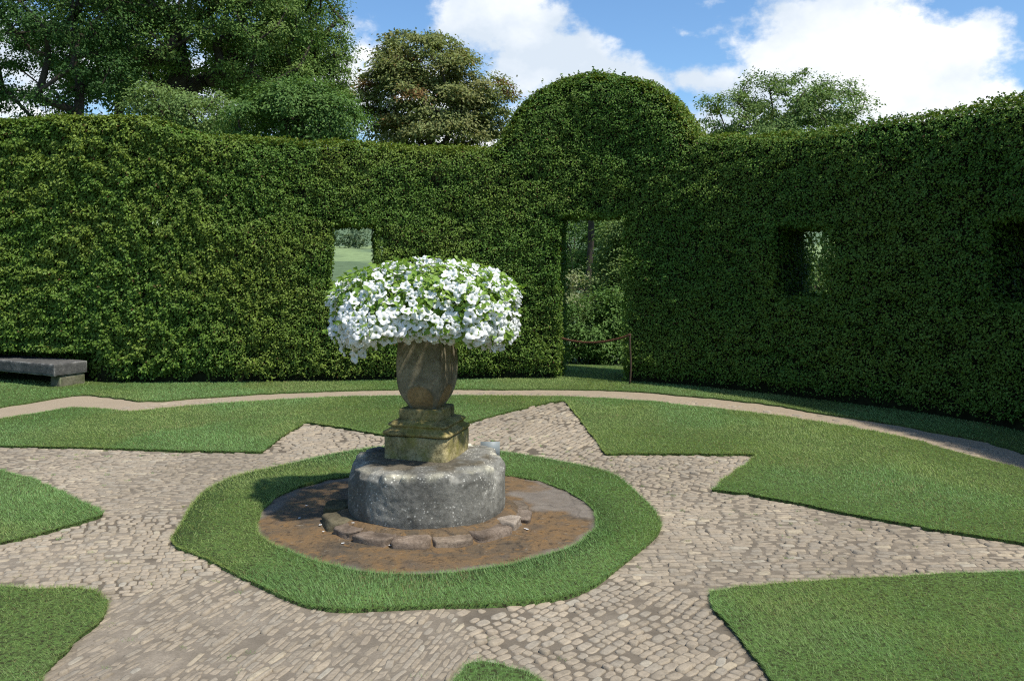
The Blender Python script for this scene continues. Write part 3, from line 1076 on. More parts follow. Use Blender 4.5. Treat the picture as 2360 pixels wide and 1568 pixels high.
KERB = [(174, 0.22, 0.15, 0.070, (0.55, 0.62, 0.40), 'mossy dark stone at the left foot of the drum'),
        (202, 0.22, 0.15, 0.068, (0.75, 0.80, 0.62), 'greenish stone flecked with lichen, left front of the drum foot'),
        (224, 0.17, 0.15, 0.060, (0.95, 0.90, 0.85), 'squarish brown stone beside the greenish one at the drum foot'),
        (245, 0.21, 0.15, 0.055, (1.10, 1.05, 1.0), 'flat topped brown stone left of centre below the drum front'),
        (267, 0.20, 0.15, 0.055, (1.15, 1.08, 1.0), 'middle brown stone directly below the front of the drum'),
        (289, 0.21, 0.15, 0.052, (1.25, 1.2, 1.1), 'white flecked stone right of the middle below the drum'),
        (313, 0.24, 0.16, 0.055, (1.05, 1.0, 0.95), 'long flat brown stone at the right front of the drum foot'),
        (334, 0.13, 0.12, 0.070, (1.7, 1.75, 1.75), 'small pale grey stone at the right foot of the drum'),
        (353, 0.19, 0.15, 0.042, (1.1, 1.08, 1.05), 'low flat slab behind the pale stone at the drum foot'),
        (15, 0.18, 0.14, 0.038, (0.9, 0.9, 0.85), 'low dull stone furthest back on the right of the drum foot')]
for k, (a, lx, ly, h, col, lab) in enumerate(KERB):
    t = math.radians(a)
    rr_ = 0.552
    rock('kerb_stone', PC[0] + rr_ * math.cos(t), PC[1] + rr_ * math.sin(t), t + math.pi / 2, lx * 1.07, ly * 1.15, h, lab, 3 + k, col)

# ------------------------------------------------------------------ the drum
def drum():
    k = 260
    prof = [(0.470, 0.045), (0.478, 0.09)] + [(0.480 - 0.004 * math.sin(t * 3.1), 0.09 + t * 0.235) for t in np.linspace(0.06, 1, 22)] + [(0.4785, 0.350), (0.476, 0.359), (0.470, 0.3645), (0.455, 0.367), (0.42, 0.368)] + [(r, 0.366) for r in np.linspace(0.37, 0.0, 14)]
    prof = np.array(prof)
    th = np.linspace(0, 2 * np.pi, k, endpoint=False)
    rr_ = np.repeat(prof[:, 0], k)
    z = np.repeat(prof[:, 1], k)
    a = np.tile(th, len(prof))
    P = np.column_stack([rr_ * np.cos(a), rr_ * np.sin(a), z])
    big = fbm(P * 6, 51, 3) - 0.5
    fine = fbm(P * 38, 52, 3) - 0.5
    side = sstep(0.40, 0.47, rr_)
    rad = rr_ + side * (big * 0.008 + fine * 0.010)
    # the left rim has broken away and chips show on the right rim
    ad = np.degrees(a) % 360
    chip = np.exp(-((ad - 195) / 26) ** 2) * 0.028 + np.exp(-((ad - 338) / 7) ** 2) * 0.02 + np.exp(-((ad - 262) / 14) ** 2) * 0.006
    hi = sstep(0.24, 0.345, z) * sstep(0.36, 0.46, rr_)
    bite = sstep(0.60, 0.70, vnoise(np.column_stack([np.cos(a) * 7, np.sin(a) * 7, 0 * a]), 57)) * 0.016 + sstep(0.62, 0.70, vnoise(np.column_stack([np.cos(a) * 17, np.sin(a) * 17, 0 * a]), 59)) * 0.010
    chip = chip + bite * sstep(0.315, 0.345, z)
    rad -= chip * hi * (0.6 + 0.9 * fbm(P * 14, 53, 2))
    z = z - hi * chip * 0.9 * (0.5 + fbm(P * 12, 54, 2)) + sstep(0.2, 0.36, z) * (big * 0.006 + fine * 0.004)
    V = np.column_stack([rad * np.cos(a), rad * np.sin(a), z])
    n = len(prof)
    i, j = np.meshgrid(np.arange(n - 1), np.arange(k), indexing='ij')
    f = np.stack([i * k + j, i * k + (j + 1) % k, (i + 1) * k + (j + 1) % k, (i + 1) * k + j], -1).reshape(-1, 4)
    # darker towards the left, brown grime on the flat top, pale lichen along the rim
    c = np.ones((len(V), 3))
    lich = sstep(0.46, 0.62, fbm(P * np.array([9, 9, 16]), 55, 4)) * sstep(0.29, 0.35, z + 0.01)
    rimm = sstep(0.325, 0.352, z) * sstep(0.40, 0.455, rr_)
    c += (lich * rimm)[:, None] * np.array([0.95, 0.9, 0.7])
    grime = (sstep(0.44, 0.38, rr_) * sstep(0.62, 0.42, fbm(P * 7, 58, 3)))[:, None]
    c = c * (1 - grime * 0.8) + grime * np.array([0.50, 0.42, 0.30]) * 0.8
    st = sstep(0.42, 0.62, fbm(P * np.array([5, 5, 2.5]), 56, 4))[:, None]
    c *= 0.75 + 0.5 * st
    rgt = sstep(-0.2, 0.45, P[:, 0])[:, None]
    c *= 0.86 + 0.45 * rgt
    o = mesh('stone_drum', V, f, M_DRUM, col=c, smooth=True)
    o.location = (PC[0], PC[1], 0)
    tag(o, 'round grey lichen-spotted stone drum like a millstone under the pedestal', 'stone base')


drum()

# ------------------------------------------------------------------ pedestal
PCT = np.array([-0.53, 5.555])
ROT = math.radians(-17)


def sq_loft(rings, seed, amp=0.004, side_n=16, corner=0.10, col=(1, 1, 1), chips=0.0, cap=True):
    """loft of square rings (half side, z) with softened corners and worn faces"""
    ts = np.linspace(-1, 1, side_n, endpoint=False)
    sq = []
    for k in range(4):
        for t in ts:
            x, y = 1.0, t
            c, s = math.cos(k * math.pi / 2), math.sin(k * math.pi / 2)
            sq.append((x * c - y * s, x * s + y * c))
    sq = np.array(sq)
    r = np.maximum(np.abs(sq[:, 0]), np.abs(sq[:, 1]))
    pn = (np.abs(sq[:, 0]) ** 14 + np.abs(sq[:, 1]) ** 14) ** (1 / 14)
    sq = sq / pn[:, None] * (1 - corner * 0.0)
    m = len(sq)
    V = np.vstack([np.column_stack([sq * h, np.full(m, z)]) for h, z in rings])
    q = V * 9
    d = np.column_stack([fbm(q + seed * 5, seed + k, 4) - 0.5 for k in (0, 7, 13)])
    V = V + d * amp * 2
    if chips:
        cn = np.minimum(np.abs(V[:, 0]), np.abs(V[:, 1])) / np.maximum(np.abs(V[:, 0]), np.abs(V[:, 1]))
        bite = sstep(0.55, 0.75, fbm(V * 24, seed + 40, 3)) * chips
        V[:, :2] *= (1 - bite * (0.4 + 0.6 * sstep(0.7, 1.0, cn)))[:, None]
    n = len(rings)
    i, j = np.meshgrid(np.arange(n - 1), np.arange(m), indexing='ij')
    f = np.stack([i * m + j, i * m + (j + 1) % m, (i + 1) * m + (j + 1) % m, (i + 1) * m + j], -1).reshape(-1, 4)
    fs = [f]
    if cap:
        c0 = len(V)
        V = np.vstack([V, [[0, 0, rings[-1][1]]], [[0, 0, rings[0][1]]]])
        b = (n - 1) * m
        jj = np.arange(m)
        fs.append(np.column_stack([b + jj, b + (jj + 1) % m, np.full(m, c0)]))
        fs.append(np.column_stack([(jj + 1) % m, jj, np.full(m, c0 + 1)]))
    c = np.tile(col, (len(V), 1)) * (0.75 + 0.5 * fbm(V * 12, seed + 60, 4))[:, None]
    return V, fs, c


ped = empty('pedestal', 'square mossy buff stone pedestal with worn moulding standing on the drum', 'pedestal', (PCT[0], PCT[1], 0.355))
ped.rotation_euler = (0, 0, ROT)


def ped_part(name, rings, seed, **kw):
    rings = [(h, z - 0.355) for h, z in rings]
    V, fs, c = sq_loft(rings, seed, **kw)
    return mesh(name, V, fs, M_PLINTH, ped, c)


zs = np.linspace(0.358, 0.496, 12)
ped_part('plinth', [(0.208, 0.35)] + [(0.210, z) for z in zs] + [(0.206, 0.502), (0.15, 0.503)], 3, amp=0.006, side_n=26, chips=0.05, col=(1.12, 1.1, 1.05))
b = [(0.196, 0.504)]
b += [(0.205 + 0.014 * math.sin(t), 0.506 + 0.028 * (1 - math.cos(t)) / 2) for t in np.linspace(0, math.pi, 9)]
b += [(0.196, 0.540), (0.188, 0.545), (0.184, 0.552), (0.184, 0.558), (0.190, 0.562)]
b += [(0.186 + 0.010 * math.sin(t), 0.562 + 0.018 * (1 - math.cos(t)) / 2) for t in np.linspace(0.3, math.pi, 7)]
b += [(0.176, 0.586), (0.158, 0.592), (0.140, 0.596)]
ped_part('moulding', b, 5, amp=0.004, side_n=30, chips=0.07, col=(0.95, 0.90, 0.72))
ped_part('upper_block', [(0.137, 0.594)] + [(0.139, z) for z in np.linspace(0.598, 0.654, 6)] + [(0.135, 0.660), (0.10, 0.661)], 8, amp=0.004, side_n=18, chips=0.04, col=(0.92, 0.88, 0.76))

# ------------------------------------------------------------------ the four-sided urn
def urn():
    root = empty('urn', 'four-sided brown stone tulip-shaped urn on the pedestal', 'urn', (PCT[0], PCT[1], 0.659))
    root.rotation_euler = (0, 0, ROT)
    zs = np.linspace(0, 0.47, 46)
    prof_z = np.array([0.0, 0.03, 0.07, 0.11, 0.16, 0.22, 0.30, 0.37, 0.42, 0.47])
    prof_h = np.array([0.080, 0.103, 0.124, 0.138, 0.147, 0.1505, 0.150, 0.146, 0.142, 0.138])
    hh = np.interp(zs, prof_z, prof_h)
    hh = np.convolve(np.pad(hh, 3, mode='edge'), np.ones(7) / 7, 'valid')
    side_n = 30
    ts = np.linspace(-1, 1, side_n, endpoint=False)
    V, C = [], []
    for h, z in zip(hh, zs):
        for k in range(4):
            for t in ts:
                bow = 0.95 + 0.07 * (1 - t * t)         # faces bow out, arrises stay sharp
                x, y = h * bow, h * t * 0.99
                # lobed petal carved round the foot of every face
                lo = (t / 0.80) ** 2 + ((z - 0.02) / 0.125) ** 2
                ins = 0.006 * sstep(1.06, 0.92, lo) - 0.004 * math.exp(-((lo - 1.12) / 0.10) ** 2)
                gro = 0.004 * math.exp(-((abs(t) - 0.93) / 0.03) ** 2)
                x -= float(ins)
                a = k * math.pi / 2
                V.append((x * math.cos(a) - y * math.sin(a), x * math.sin(a) + y * math.cos(a), z))
                br = float(sstep(1.05, 0.85, lo))
                C.append(np.array([1, 1, 1]) * (1 - br) + np.array([1.35, 1.05, 0.75]) * br)
    V, C = np.array(V), np.array(C)
    V[:, :2] *= (1 + 0.03 * (fbm(V * 14, 71, 3) - 0.5))[:, None]
    C *= (0.65 + 0.7 * fbm(V * 9, 72, 4))[:, None]
    m = 4 * side_n
    n = len(zs)
    i, j = np.meshgrid(np.arange(n - 1), np.arange(m), indexing='ij')
    f = np.stack([i * m + j, i * m + (j + 1) % m, (i + 1) * m + (j + 1) % m, (i + 1) * m + j], -1).reshape(-1, 4)
    mesh('vessel', V, f, M_URN, root, C)
    # soil
    ring = V[-m:].copy()
    ring[:, :2] *= 0.97
    ring[:, 2] = 0.44
    v = np.vstack([ring, [[0, 0, 0.45]]])
    jj = np.arange(m)
    mesh('soil', v, np.column_stack([jj, (jj + 1) % m, np.full(m, m)]), M_CORE, root)


urn()

# ------------------------------------------------------------------ petunias
def petunias():
    rng = np.random.default_rng(5)
    C0 = np.array([PCT[0] + 0.005, PCT[1] - 0.03, 1.20])
    root = empty('petunia_plant', 'big dome of white petunias spilling over the stone urn', 'flowers', (C0[0], C0[1], 1.10))
    loc = np.array(root.location)

    def surf(n, rng, lo=-0.62):
        """points on the lumpy cushion, with outward normals"""
        a = rng.uniform(0, 2 * np.pi, n)
        u = rng.uniform(lo, 1, n)                         # height parameter -1..1
        up = u > 0
        prof = np.where(up, np.sqrt(np.clip(1 - np.abs(u) ** 2.9, 0, 1)), np.sqrt(np.clip(1 - (np.abs(u) / 0.98) ** 2.6, 0, 1)))
        lump = 1 + 0.34 * (fbm(np.column_stack([np.cos(a) * 2.2, np.sin(a) * 2.2, u * 1.8]), 81, 3) - 0.5) * 2
        rx, ry = 0.605, 0.52
        zup, zdn = 0.365, 0.09 + 0.11 * np.abs(np.cos(a)) ** 1.3
        x = np.cos(a) * prof * rx * lump
        y = np.sin(a) * prof * ry * lump
        z = np.where(up, u * zup, u * zdn) * (0.9 + 0.1 * lump) 
        N = np.column_stack([x / rx ** 2, y / ry ** 2, z / 0.34 ** 2 * 0.8])
        return C0 + np.column_stack([x, y, z]), nrm(N), u, a

    # foliage
    P, N, u, a = surf(7000, rng, -0.8)
    dep = rng.random(len(P)) ** 1.5 * 0.14 - 0.025 * sstep(0.1, 0.5, u)
    P = P - N * dep[:, None]
    under = (P[:, 2] < 1.08) & (np.hypot(P[:, 0] - C0[0], P[:, 1] - C0[1]) < 0.27)
    P, N = P[~under], N[~under]
    n = len(P)
    L = rng.uniform(0.030, 0.058, n)
    v1, f1 = leaf_geo(P, nrm(N + rng.normal(0, 0.5, (n, 3)) + [0, 0, 0.3]), N * 0.4 + rng.normal(0, 0.8, (n, 3)), L, L * 0.62, 0.15, 0.15)
    c1 = pick([(0.22, 0.36, 0.05), (0.27, 0.42, 0.07), (0.16, 0.29, 0.04), (0.32, 0.45, 0.10)], n, rng)
    mesh('foliage', v1, f1, M_PETAL_LEAF, root, np.repeat(c1, 4, 0), loc=loc).location = (0, 0, 0)
    # stems: from the urn's mouth out to the cushion, and the trailing tails
    paths = []
    for k in range(70):
        b = rng.uniform(0, 2 * np.pi)
        r = rng.uniform(0.25, 0.55)
        e = C0 + np.array([math.cos(b) * r, math.sin(b) * r * 0.85, rng.uniform(-0.16, 0.30)])
        s = np.array([PCT[0] + math.cos(b) * 0.07, PCT[1] + math.sin(b) * 0.07, 1.09])
        mid = (s + e) / 2 + [0, 0, 0.10]
        t = np.linspace(0, 1, 7)[:, None]
        paths.append(tube((1 - t) ** 2 * s + 2 * t * (1 - t) * mid + t * t * e, 0.0035, 5, False))
    V, Fs = join(paths)
    mesh('stems', V, Fs, M_PETAL_LEAF, root, np.tile([0.09, 0.13, 0.03], (len(V), 1)), loc=loc).location = (0, 0, 0)

    # flower meshes: five lobes round a funnel, four shapes
    def flower_geo(seed):
        rg = np.random.default_rng(seed)
        k = 30
        th = np.linspace(0, 2 * np.pi, k, endpoint=False)
        lobe = 1 - 0.16 * np.abs(np.cos(th * 2.5)) ** 3 * 1.0
        lobe = lobe * (1 + 0.05 * np.sin(th * 2 + rg.uniform(0, 6)) + rg.normal(0, 0.015, k))
        R0 = 0.034
        ruff = 0.0045 * np.sin(th * 5 + rg.uniform(0, 6)) + 0.003 * np.sin(th * 2 + rg.uniform(0, 6)) + rg.normal(0, 0.0008, k)
        rings = [(0.0035, -0.030, 0.0), (0.005, -0.016, 0.0), (0.0095, -0.006, 0.1), (0.018, -0.001, 0.45), (0.026, 0.0005, 0.8), (R0, -0.002, 1.0)]
        V, C = [], []
        for r, z, q in rings:
            rr_ = r * (1 + (lobe - 1) * q)
            V.append(np.column_stack([rr_ * np.cos(th), rr_ * np.sin(th), z + ruff * q]))
            base = np.array([0.90, 0.90, 0.88]) if r > 0.008 else (np.array([0.60, 0.66, 0.36]) if r > 0.004 else np.array([0.26, 0.34, 0.10]))
            C.append(np.tile(base, (k, 1)))
        m = len(rings)
        i, j = np.meshgrid(np.arange(m - 1), np.arange(k), indexing='ij')
        f = np.stack([i * k + j, i * k + (j + 1) % k, (i + 1) * k + (j + 1) % k, (i + 1) * k + j], -1).reshape(-1, 4)
        V = np.vstack(V)
        c0 = len(V)
        V = np.vstack([V, [[0, 0, -0.020]]])
        C = np.vstack(C + [np.array([[0.30, 0.36, 0.08]])])
        jj = np.arange(k)
        return V, [f, np.column_stack([k + (jj + 1) % k, k + jj, np.full(k, c0)])], C

    geo = [flower_geo(200 + k) for k in range(4)]
    # places: thick on the flanks and the skirt, thinner on top
    P, N, u, a = surf(3400, rng, -0.78)
    dens = np.where(u > 0.62, 0.28, np.where(u > 0.30, 0.55, 0.95))
    dens *= 0.45 + 1.2 * fbm(np.column_stack([np.cos(a) * 3, np.sin(a) * 3, u * 4]), 83, 2)
    ok = rng.random(len(P)) < dens
    ok &= ~((P[:, 2] < 1.09) & (np.hypot(P[:, 0] - C0[0], P[:, 1] - C0[1]) < 0.32))
    P, N, u = P[ok], N[ok], u[ok]
    sel = []
    for k in range(len(P)):                                # keep them from sitting in one another
        if all(np.sum((P[k] - P[q]) ** 2) > 0.030 ** 2 for q in sel):
            sel.append(k)
    P, N, u = P[sel], N[sel], u[sel]
    # a few blooms hanging on tails below the skirt
    tails = []
    for k in range(20):
        b = rng.choice([rng.uniform(math.pi * 0.9, math.pi * 1.28), rng.uniform(math.pi * 1.72, math.pi * 2.1)], p=[0.65, 0.35])
        r = rng.uniform(0.38, 0.57)
        tails.append(C0 + np.array([math.cos(b) * r, math.sin(b) * r * 0.8, rng.uniform(-0.21, -0.10) + 0.05 * (math.cos(b) > 0)]))
    for b in (4.35, 4.6, 4.95, 5.1):
        tails.append(C0 + np.array([math.cos(b) * 0.26, math.sin(b) * 0.24, rng.uniform(-0.13, -0.07)]))
    tails = np.array(tails)
    P = np.vstack([P, tails])
    N = np.vstack([N, nrm(tails - C0 + [0, 0, 0.1])])
    n = len(P)
    P = P + N * rng.uniform(-0.01, 0.022, n)[:, None]
    N = nrm(N + rng.normal(0, 0.38, (n, 3)) + np.array([0, -0.15, 0.22]))
    S = np.clip(rng.normal(0.89, 0.19, n), 0.42, 1.22)
    kind_ = rng.integers(0, 4, n)
    spin = rng.uniform(0, 2 * np.pi, n)
    Z = np.array([0, 0, 1.0])
    A = nrm(np.cross(N, np.tile([0.31, 0.21, 0.93], (n, 1))))
    B = np.cross(N, A)
    Ax = A * np.cos(spin)[:, None] + B * np.sin(spin)[:, None]
    Bx = np.cross(N, Ax)
    # largest in view: facing the entrance, in front
    cam = np.array([0, 0, CAM_H])
    dv = nrm(cam - P)
    show = np.sum(dv * N, 1) + 1.2 * sstep(0.1, -0.4, P[:, 1] - C0[1]) + 0.3 * S
    order = np.argsort(-show)
    from mathutils import Matrix
    meshes = []
    for V, fs, C in geo:
        o = mesh('flower', V, fs, M_PETAL, None, C, smooth=True)
        meshes.append(o.data)
        bpy.data.objects.remove(o)
    for k in order[:100]:
        o = bpy.data.objects.new('flower', meshes[kind_[k]])
        add(o, root)
        M = Matrix(((Ax[k, 0], Bx[k, 0], N[k, 0], 0), (Ax[k, 1], Bx[k, 1], N[k, 1], 0), (Ax[k, 2], Bx[k, 2], N[k, 2], 0), (0, 0, 0, 1)))
        o.matrix_local = Matrix.Translation(Vector(P[k] - loc)) @ M @ Matrix.Scale(float(S[k]), 4)
    parts, cols = [], []
    for k in order[100:]:
        V, fs, C = geo[kind_[k]]
        W = P[k] + (V[:, :1] * Ax[k] + V[:, 1:2] * Bx[k] + V[:, 2:] * N[k]) * S[k]
        q, t = fs
        parts.append((W, np.vstack([np.column_stack([q[:, 0], q[:, 1], q[:, 2]]), np.column_stack([q[:, 0], q[:, 2], q[:, 3]]), t])))
        cols.append(C)
    V, Fs = join(parts)
    o = mesh('flower', V, Fs, M_PETAL, root, np.vstack(cols), smooth=True, loc=loc)
    o.location = (0, 0, 0)
    o['kind'] = 'stuff'
    # fallen petals on the wet stone and the drum
    spots = [(706, 1166, 0.012), (738, 1211, 0.012), (745, 1226, 0.012), (772, 1219, 0.012), (813, 1206, 0.07), (1210, 1219, 0.012), (1215, 1221, 0.012), (790, 1253, 0.012), (1076, 1246, 0.012), (900, 1258, 0.012), (690, 1195, 0.012), (760, 1240, 0.012)]
    for x, y, z in spots:
        q = gp((x, y), z)
        V, fs, C = geo[rng.integers(0, 4)]
        sc = rng.uniform(0.25, 0.42)
        V = V[6 * 5:] if False else V
        W = V.copy() * np.array([sc, sc * 0.7, sc * 0.35])
        W[:, 2] += 0.012 * sc
        o = mesh('fallen_petal', W, fs, M_PETAL, None, np.tile([0.8, 0.8, 0.78], (len(W), 1)), smooth=True)
        o.location = (q[0], q[1], z + 0.004)
        o.rotation_euler = (0, 0, rng.uniform(0, 6))
        tag(o, 'small white petal fallen on the brown stone disc', 'petal', 'white petals fallen round the drum')


petunias()

# ------------------------------------------------------------------ plaque, rope, post, bench
def box(x0, x1, y0, y1, z0, z1, bev=0.0):
    v = np.array([(x, y, z) for z in (z0, z1) for y in (y0, y1) for x in (x0, x1)], float)
    f = np.array([(0, 2, 3, 1), (4, 5, 7, 6), (0, 1, 5, 4), (2, 6, 7, 3), (0, 4, 6, 2), (1, 3, 7, 5)])
    return v, f


pq = empty('plaque', 'small blank pale grey plaque standing behind the right rim of the drum', 'plaque', (-0.145, 5.87, 0))
v, f = box(-0.064, 0.064, -0.004, 0.004, 0.255, 0.372)
mesh('panel', v, f, M_PLAQUE, pq)
v, f = tube([(0, 0.009, -0.02), (0, 0.009, 0.15), (0, 0.009, 0.33)], 0.005, 8)
mesh('stake', v, f, M_IRON, pq)

bx, by = gp((1450, 888))
pt = empty('iron_post', 'thin rusty iron post holding the rope at the right of the doorway', 'post', (bx, by, 0))
t = np.linspace(0, 1, 9)
v, f = tube(np.column_stack([0.012 * np.sin(t * 5) + 0.02 * t, 0 * t, t * 0.655 - 0.01]), 0.0115, 8)
mesh('rod', v, f, M_IRON, pt)
a = np.linspace(0, 2 * np.pi, 15)
v, f = tube(np.column_stack([0.0 + 0.020 * np.cos(a), 0 * a - 0.004, 0.625 + 0.020 * np.sin(a)]), 0.005, 6, False)
mesh('eyelet', v, f, M_IRON, pt)
e1 = np.array([bx + 0.01, by - 0.01, 0.63])
sL = s_of(1290)
e0 = np.append(hs(np.array([sL]), HC)[0] + hs(np.array([sL]), HR)[0] * 0.12 - np.array([0.05, 0]), 0.555)
t = np.linspace(0, 1, 60)
sag = -0.085 * 4 * t * (1 - t)
base = e0[None] * (1 - t)[:, None] + e1[None] * t[:, None]
base[:, 2] += sag
parts = []
for ph in (0, 2.09, 4.19):
    w = t * 90 + ph
    p = base + np.column_stack([0 * w, np.cos(w) * 0.008, np.sin(w) * 0.008])
    parts.append(tube(p, 0.009, 6))
V, Fs = join(parts)
rp = mesh('rope', V, Fs, M_ROPE, None, loc=e0)
tag(rp, 'rusty brown rope sagging across the hedge doorway', 'rope')

bench = empty('stone_bench', 'low dark stone slab bench against the hedge at the left edge', 'bench', (-5.49, 10.62, 0))
ux, uy = np.array([-0.89, 0.455]), np.array([0.455, 0.89])
ux, uy = ux / np.linalg.norm(ux), uy / np.linalg.norm(uy)


def bench_block(name, x0, x1, y0, y1, z0, z1, mat, seed, nx, ny, nz, amp):
    """stone block with worn edges, x along the bench, y into the hedge"""
    def face(o_, a_, b_, na_, nb_):
        s = np.linspace(0, 1, na_ + 1)
        t = np.linspace(0, 1, nb_ + 1)
        S, T = np.meshgrid(s, t, indexing='ij')
        P = np.array(o_) + S.reshape(-1, 1) * np.array(a_) + T.reshape(-1, 1) * np.array(b_)
        i, j = np.meshgrid(np.arange(na_), np.arange(nb_), indexing='ij')
        w = nb_ + 1
        return P, np.stack([i * w + j, (i + 1) * w + j, (i + 1) * w + j + 1, i * w + j + 1], -1).reshape(-1, 4)
    lx, ly, lz = x1 - x0, y1 - y0, z1 - z0
    fc = [face((x0, y0, z1), (lx, 0, 0), (0, ly, 0), nx, ny), face((x0, y0, z0), (lx, 0, 0), (0, 0, lz), nx, nz), face((x0, y1, z0), (lx, 0, 0), (0, 0, lz), nx, nz), face((x0, y0, z0), (0, ly, 0), (0, 0, lz), ny, nz), face((x1, y0, z0), (0, ly, 0), (0, 0, lz), ny, nz), face((x0, y0, z0), (lx, 0, 0), (0, ly, 0), nx, ny)]
    V, Fs = join(fc)
    c = np.array([(x0 + x1) / 2, (y0 + y1) / 2, (z0 + z1) / 2])
    h = np.array([lx, ly, lz]) / 2
    d = (h - np.abs(V - c)) / 0.02
    near = np.sort(np.clip(1 - d, 0, 1), axis=1)
    edge = near[:, 1] * near[:, 2]
    V = V - (V - c) / h * (edge * 0.006)[:, None]
    dn = np.column_stack([fbm(V * 8 + seed, seed + k, 4) - 0.5 for k in (0, 9, 17)])
    V = V + dn * amp
    W = np.column_stack([V[:, :1] * ux + V[:, 1:2] * uy, V[:, 2:]])
    col = np.tile([1.0, 1, 1], (len(W), 1)) * (0.7 + 0.6 * fbm(V * 6, seed + 3, 4))[:, None]
    rim = np.clip(edge * 1.3, 0, 1)[:, None] * sstep(0.4, 0.6, fbm(V * 14, seed + 5, 3))[:, None]
    col = col + rim * 1.4
    mesh(name, W, Fs, mat, bench, col, smooth=False)


bench_block('seat', 0.0, 2.3, 0.0, 0.46, 0.155, 0.305, M_BENCH, 3, 90, 20, 8, 0.012)
bench_block('support', 0.02, 0.20, 0.09, 0.44, -0.02, 0.154, M_BLOCK, 6, 12, 16, 8, 0.012)
bench_block('support', 1.75, 1.95, 0.09, 0.44, -0.02, 0.154, M_BLOCK, 9, 12, 16, 8, 0.012)

# ------------------------------------------------------------------ trees and shrubs beyond
PAL_OAK = [(0.125, 0.215, 0.048), (0.150, 0.240, 0.056), (0.095, 0.180, 0.046), (0.195, 0.270, 0.075)]
PAL_DARK = [(0.072, 0.145, 0.038), (0.090, 0.170, 0.044), (0.058, 0.120, 0.036)]
PAL_CHEST = [(0.215, 0.250, 0.082), (0.240, 0.255, 0.092), (0.165, 0.215, 0.068), (0.235, 0.225, 0.090), (0.240, 0.290, 0.115)]
PAL_PALE = [(0.170, 0.255, 0.078), (0.205, 0.285, 0.092), (0.140, 0.220, 0.066)]
PAL_MID = [(0.120, 0.215, 0.055), (0.145, 0.240, 0.064), (0.098, 0.185, 0.050)]
PAL_LITE = [(0.24, 0.30, 0.11), (0.29, 0.33, 0.15), (0.20, 0.26, 0.10), (0.36, 0.36, 0.22)]


